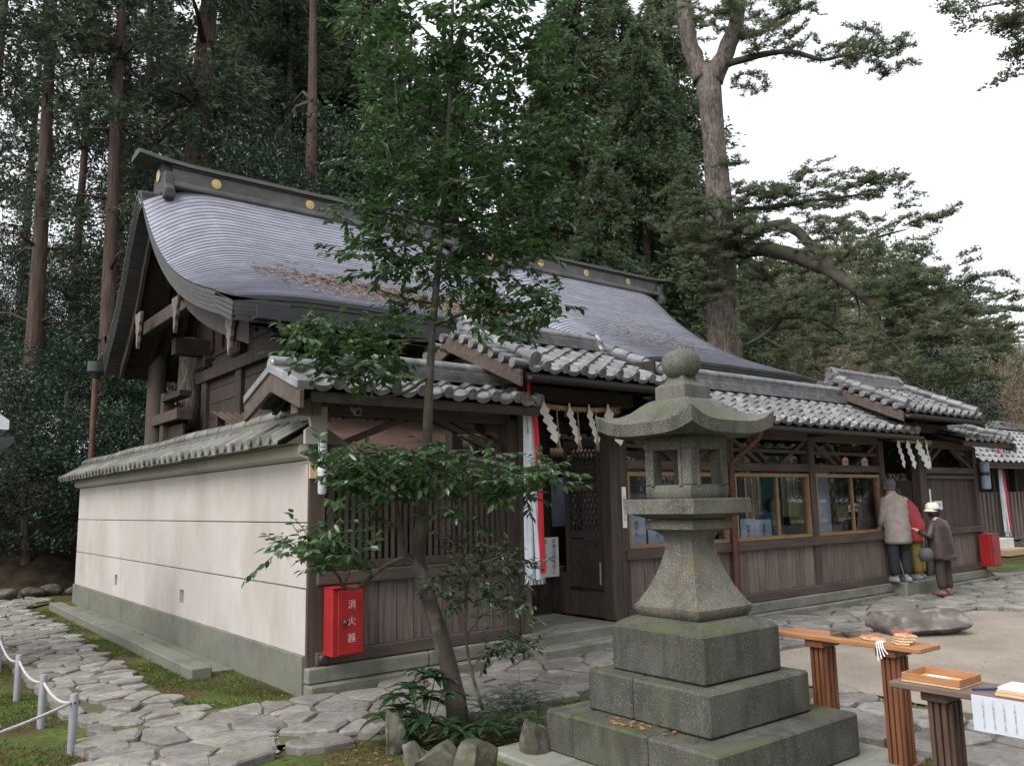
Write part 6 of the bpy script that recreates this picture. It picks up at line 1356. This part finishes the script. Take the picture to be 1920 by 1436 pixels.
# ================================================================ people
def skin_obj(name, V, Ed, rad, mat, parent, sub=1, root=0):
    import bmesh
    bm = bmesh.new(); sk_ = bm.verts.layers.skin.verify(); vs_ = [bm.verts.new(v) for v in V]
    for i, v in enumerate(vs_):
        q = rad[i]; v[sk_].radius = q if isinstance(q, tuple) else (q, q); v[sk_].use_root = (i == root)
    for a, b in Ed: bm.edges.new((vs_[a], vs_[b]))
    me = bpy.data.meshes.new(name); bm.to_mesh(me); bm.free(); me.materials.append(mat)
    o = bpy.data.objects.new(name, me); COL.objects.link(o); o.parent = parent
    m = o.modifiers.new('skin', 'SKIN'); m.use_smooth_shade = True; s_ = o.modifiers.new('subdivision', 'SUBSURF'); s_.levels = sub; s_.render_levels = sub
    return o
def person(lab, x, y, z, h, yaw, coat, pants, shoe, lean=.0, head_tilt=.0, armL=None, armR=None, coat_len=.46, legs=True, bulk=1.0):
    """local frame: +Y is the way the person faces; the coat, trousers and shoes are worn over one continuous body"""
    t = thing('person', lab, 'person', (x, y, z)); t.rotation_euler = (0, 0, yaw); k = h/1.6
    sh = 1.32; ly = lambda zz_: lean*max(0, zz_-.85)
    hd = (0, ly(1.45)+.05+head_tilt*.12, 1.47-head_tilt*.05)
    aL = armL or [(-.21, ly(1.1)+.02, 1.07), (-.20, ly(.9)+.14, .88)]; aR = armR or [(.21, ly(1.1)+.02, 1.07), (.20, ly(.9)+.14, .88)]
    def hand(e, w):                                   # palm and five fingers
        e, w = np.array(e), np.array(w); d = (w-e)/np.linalg.norm(w-e); s = np.cross(d, (0, 0, 1)); s /= np.linalg.norm(s)+1e-6; pts = [w+d*.05]
        for q in range(4): pts += [w+d*.10+s*(q-1.5)*.02, w+d*(.155-.01*abs(q-1.3))+s*(q-1.5)*.021+np.array((0, .0, -.015))]
        pts += [w+d*.05+s*.045, w+d*.085+s*.06]; return pts
    V = [(0, 0, .88), (0, ly(1.1), 1.1), (0, ly(1.3), 1.30), (0, ly(1.38)+.02, 1.38), hd, (hd[0], hd[1]+.01, hd[2]+.09), (-.085, 0, .84), (-.095, .01, .46), (-.095, -.01, .09), (-.1, .11, .04), (.085, 0, .84), (.095, .01, .46), (.095, -.01, .09), (.1, .11, .04),
         (-.165, ly(sh), sh-.02), aL[0], aL[1], (.165, ly(sh), sh-.02), aR[0], aR[1]]
    r = [.12, .12, .115, .052, .082, .075, .07, .05, .036, .03, .07, .05, .036, .03, .05, .04, .03, .05, .04, .03]
    E_ = [(0, 1), (1, 2), (2, 3), (3, 4), (4, 5), (0, 6), (6, 7), (7, 8), (8, 9), (0, 10), (10, 11), (11, 12), (12, 13), (2, 14), (14, 15), (15, 16), (2, 17), (17, 18), (18, 19)]
    for (e, w, wi) in ((aL[0], aL[1], 16), (aR[0], aR[1], 19)):
        p = hand(e, w); b = len(V); V += [tuple(q) for q in p]; r += [.028]+[.009, .008]*4+[.011, .009]; E_ += [(wi, b)]+[(b, b+1+2*q) for q in range(4)]+[(b+1+2*q, b+2+2*q) for q in range(4)]+[(b, b+9), (b+9, b+10)]
    V = [tuple(np.array(v)*k) for v in V]; r = [q*k for q in r]
    body = skin_obj('body', V, E_, r, SKIN, t)
    nose = MB().lathe((hd[0]*k, (hd[1]+.085)*k, (hd[2]+.02)*k), [(.004, .02), (.012, -.012), (.006, -.02)], 8).v
    o = MB(); o.lathe((hd[0]*k, (hd[1]+.085)*k, (hd[2]+.02)*k), [(.004*k, .03*k), (.013*k, -.012*k), (.006*k, -.022*k)], 8); me = npmesh('nose', o.v, o.f, SKIN, True); n_ = bpy.data.objects.new('nose', me); COL.objects.link(n_); n_.parent = t
    for s in (-1, 1):
        o = MB(); o.lathe(((hd[0]+s*.084)*k, hd[1]*k, (hd[2]+.01)*k), [(.006*k, -.028*k), (.015*k, 0), (.006*k, .028*k)], 8); e_ = bpy.data.objects.new('ear', npmesh('ear', o.v, o.f, SKIN, True)); COL.objects.link(e_); e_.parent = t
    # coat: stacked oval rings with quilting, plus sleeves
    m = MB(); zs_ = np.linspace(.88-coat_len*.55, 1.37, 15); n = 20; VV = []
    for i, zz_ in enumerate(zs_):
        u = (zz_-zs_[0])/(zs_[-1]-zs_[0]); q = .012*(i % 2)
        wx = np.interp(u, [0, .3, .6, .8, .9, .96, 1], [.225, .215, .21, .205, .185, .13, .07])*bulk+q; wy = np.interp(u, [0, .3, .6, .8, .9, .96, 1], [.17, .165, .16, .15, .125, .095, .07])*bulk+q
        for a in range(n): VV.append(((wx*math.cos(2*PI*a/n))*k, (wy*math.sin(2*PI*a/n)+ly(zz_)+.01)*k, zz_*k))
    F_ = [(i*n+a, i*n+(a+1) % n, (i+1)*n+(a+1) % n, (i+1)*n+a) for i in range(14) for a in range(n)]+[tuple(range(n-1, -1, -1))]
    m.add(VV, F_); me = npmesh('coat', m.v, m.f, coat, True); c = bpy.data.objects.new('coat', me); COL.objects.link(c); c.parent = t
    for (s, a) in ((-1, aL), (1, aR)):
        S0 = np.array((s*.15, ly(sh), sh-.01)); E0 = np.array(a[0]); W0 = np.array(a[1]); pts = [S0, S0*.5+E0*.5, E0, E0*.5+W0*.5, W0]
        q = MB().tube([p*k for p in pts], [.082*k*bulk, .074*k*bulk, .066*k*bulk, .058*k, .050*k], 10); sl_ = bpy.data.objects.new('sleeve', npmesh('sleeve', q.v, q.f, coat, True)); COL.objects.link(sl_); sl_.parent = c
    co = MB().lathe((0, (ly(1.38)+.02)*k, 0), [(.07*k, 1.33*k), (.085*k, 1.35*k), (.08*k, 1.40*k), (.07*k, 1.41*k)], 14); e_ = bpy.data.objects.new('collar', npmesh('collar', co.v, co.f, coat, True)); COL.objects.link(e_); e_.parent = c
    if legs:
        skin_obj('trousers', [tuple(np.array(v)*k) for v in [(0, 0, .90), (-.10, 0, .80), (-.115, .015, .46), (-.115, -.005, .09), (.10, 0, .80), (.115, .015, .46), (.115, -.005, .09)]], [(0, 1), (1, 2), (2, 3), (0, 4), (4, 5), (5, 6)], [q*k for q in (.14, .115, .098, .085, .115, .098, .085)], pants, t)
        for s in (-1, 1):
            q = MB().lathe((s*.115*k, .05*k, 0), [(.05*k, .0), (.058*k, .015*k), (.055*k, .05*k), (.035*k, .085*k)], 14); q.v = [(a, (b-.05*k)*2.3+.045*k, c_) for a, b, c_ in q.v]; e_ = bpy.data.objects.new('shoe', npmesh('shoe', q.v, q.f, shoe, True)); COL.objects.link(e_); e_.parent = t
    return t, k, hd, c
def wear(t, name, m, mat):
    e_ = bpy.data.objects.new(name, npmesh(name, m.v, m.f, mat, True)); COL.objects.link(e_); e_.parent = t
    try: e_.data.set_sharp_from_angle(angle=R_(50))
    except Exception: pass
    return e_
BROWN = surf('brown_puffer', (.035, .024, .022), (.06, .042, .038), 14, .45, bump=.5, bscale=10, bdist=.02)
BEIGE = surf('beige_quilt', (.26, .22, .2), (.34, .295, .27), 10, .8, bump=.4, bscale=18)
REDJ = surf('red_jacket', (.30, .035, .04), (.40, .055, .055), 8, .8, bump=.3)
DARK = surf('dark_trousers', (.018, .018, .024), (.03, .03, .04), 8, .85, bump=.1); DBRN = surf('brown_trousers', (.035, .026, .026), (.055, .042, .04), 8, .85, bump=.1); MUST = surf('mustard_trousers', (.27, .21, .05), (.36, .29, .08), 8, .85, bump=.1)
CREAM = plain('cream_hat', (.78, .73, .63), .85); HAIR = surf('black_hair', (.01, .009, .009), (.025, .022, .02), 30, .5, bump=.5); CAPM = plain('grey_cap', (.10, .105, .13), .8); SHOE = plain('brown_shoe', (.16, .085, .06), .6); SNEAK = plain('sneaker', (.25, .26, .28), .7); BAG = plain('grey_bag', (.07, .075, .08), .7)
# woman in brown: raised hand, cream hat, grey bag on her arm
pw, k, hd, coat = person('person in a brown puffer coat and cream hat standing outside the far gate', 10.80, -.74, .075, 1.44, R_(-2), BROWN, DBRN, SHOE, lean=.10, armL=[(-.29, .06, 1.04), (-.30, .24, 1.14)], armR=[(.24, .03, 1.08), (.17, .22, .98)], bulk=1.2)
c = np.array(hd)*k
h_ = MB().lathe((c[0], c[1], c[2]), [(.098, .035), (.108, .05), (.108, .10), (.095, .14), (.06, .168), (.0, .175)], 20); wear(pw, 'hat', h_, CREAM)
br_ = MB().lathe((c[0], c[1]+.01, c[2]), [(.098, .045), (.122, .02), (.128, .03), (.10, .062)], 20); wear(pw, 'hat_brim', br_, CREAM)
wear(pw, 'hair', MB().lathe((c[0], c[1]-.02, c[2]), [(.05, -.08), (.09, -.05), (.10, .0), (.10, .06)], 16), HAIR)
wear(pw, 'coat_hem', MB().lathe((0, .012*k, 0), [(.215*k, .62*k), (.25*k, .64*k), (.25*k, .70*k), (.22*k, .72*k)], 20), BROWN)
bg_ = thing('handbag', 'round dark grey handbag hanging from the arm of the person in brown', 'bag', (10.56, -.68, .72))
MB().lathe((10.50, -.62, .74), [(.02, -.12), (.09, -.115), (.125, -.03), (.10, .07), (.05, .10)], 16).build('pouch', BAG, bg_, True); MB().tube([(10.46, -.62, .82), (10.49, -.60, .98), (10.52, -.60, 1.02), (10.54, -.61, .98), (10.54, -.62, .82)], .012, 6).build('strap', BAG, bg_, True)
# man with cap
pm_, k, hd, coat = person('person in a beige quilted jacket and grey cap at the far gate, back turned', 10.44, -.21, .275, 1.68, R_(-22), BEIGE, DARK, SNEAK, lean=.12, bulk=.98, coat_len=.52)
c = np.array(hd)*k; wear(pm_, 'cap', MB().lathe((c[0], c[1], c[2]), [(.10, .03), (.112, .045), (.112, .085), (.09, .13), (.04, .15), (0, .152)], 18), CAPM); wear(pm_, 'cap_peak', MB().box(c[0]-.07, c[0]+.07, c[1]+.08, c[1]+.19, c[2]+.04, c[2]+.052), CAPM); wear(pm_, 'hair', MB().lathe((c[0], c[1]-.015, c[2]), [(.06, -.07), (.088, -.04), (.093, .03)], 14), plain('grey_hair', (.12, .11, .11), .7))
cn = thing('walking_stick', 'thin silver walking stick beside the person in the grey cap', 'stick', (10.56, -.1, .28)); MB().tube([(10.46, -.26, .275), (10.38, -.16, .98)], .011, 8).build('shaft', GREYM, cn, True); MB().tube([(10.38, -.16, .98), (10.38, -.10, 1.0), (10.38, -.05, .98)], .015, 8).build('handle', INK, cn, True)
# person in red, head bent
pr2, k, hd, coat = person('person in a red jacket and mustard trousers bending forward in the far gate', 11.10, -.19, .275, 1.58, R_(12), REDJ, MUST, SNEAK, lean=.30, head_tilt=.9, armL=[(-.22, .22, 1.02), (-.12, .38, 1.1)], armR=[(.22, .22, 1.02), (.12, .38, 1.1)], bulk=1.05)
c = np.array(hd)*k; wear(pr2, 'hair', MB().lathe((c[0], c[1]-.02, c[2]), [(.05, -.075), (.095, -.05), (.112, .01), (.115, .07), (.095, .13), (.05, .16), (0, .165)], 18), HAIR)
# attendant behind the office window
pa, k, hd, coat = person('office attendant in a blue top sitting behind the window beside the teal banner', 8.1, .9, .12, 1.58, R_(200), plain('blue_top', (.06, .12, .30), .8), DARK, DARK, lean=.25, head_tilt=.7, armL=[(-.24, .14, 1.0), (-.12, .34, 1.0)], armR=[(.24, .14, 1.0), (.12, .34, 1.0)])
c = np.array(hd)*k; wear(pa, 'hair', MB().lathe((c[0], c[1]-.025, c[2]), [(.05, -.07), (.093, -.04), (.105, .03), (.10, .10), (.05, .15), (0, .155)], 18), HAIR)
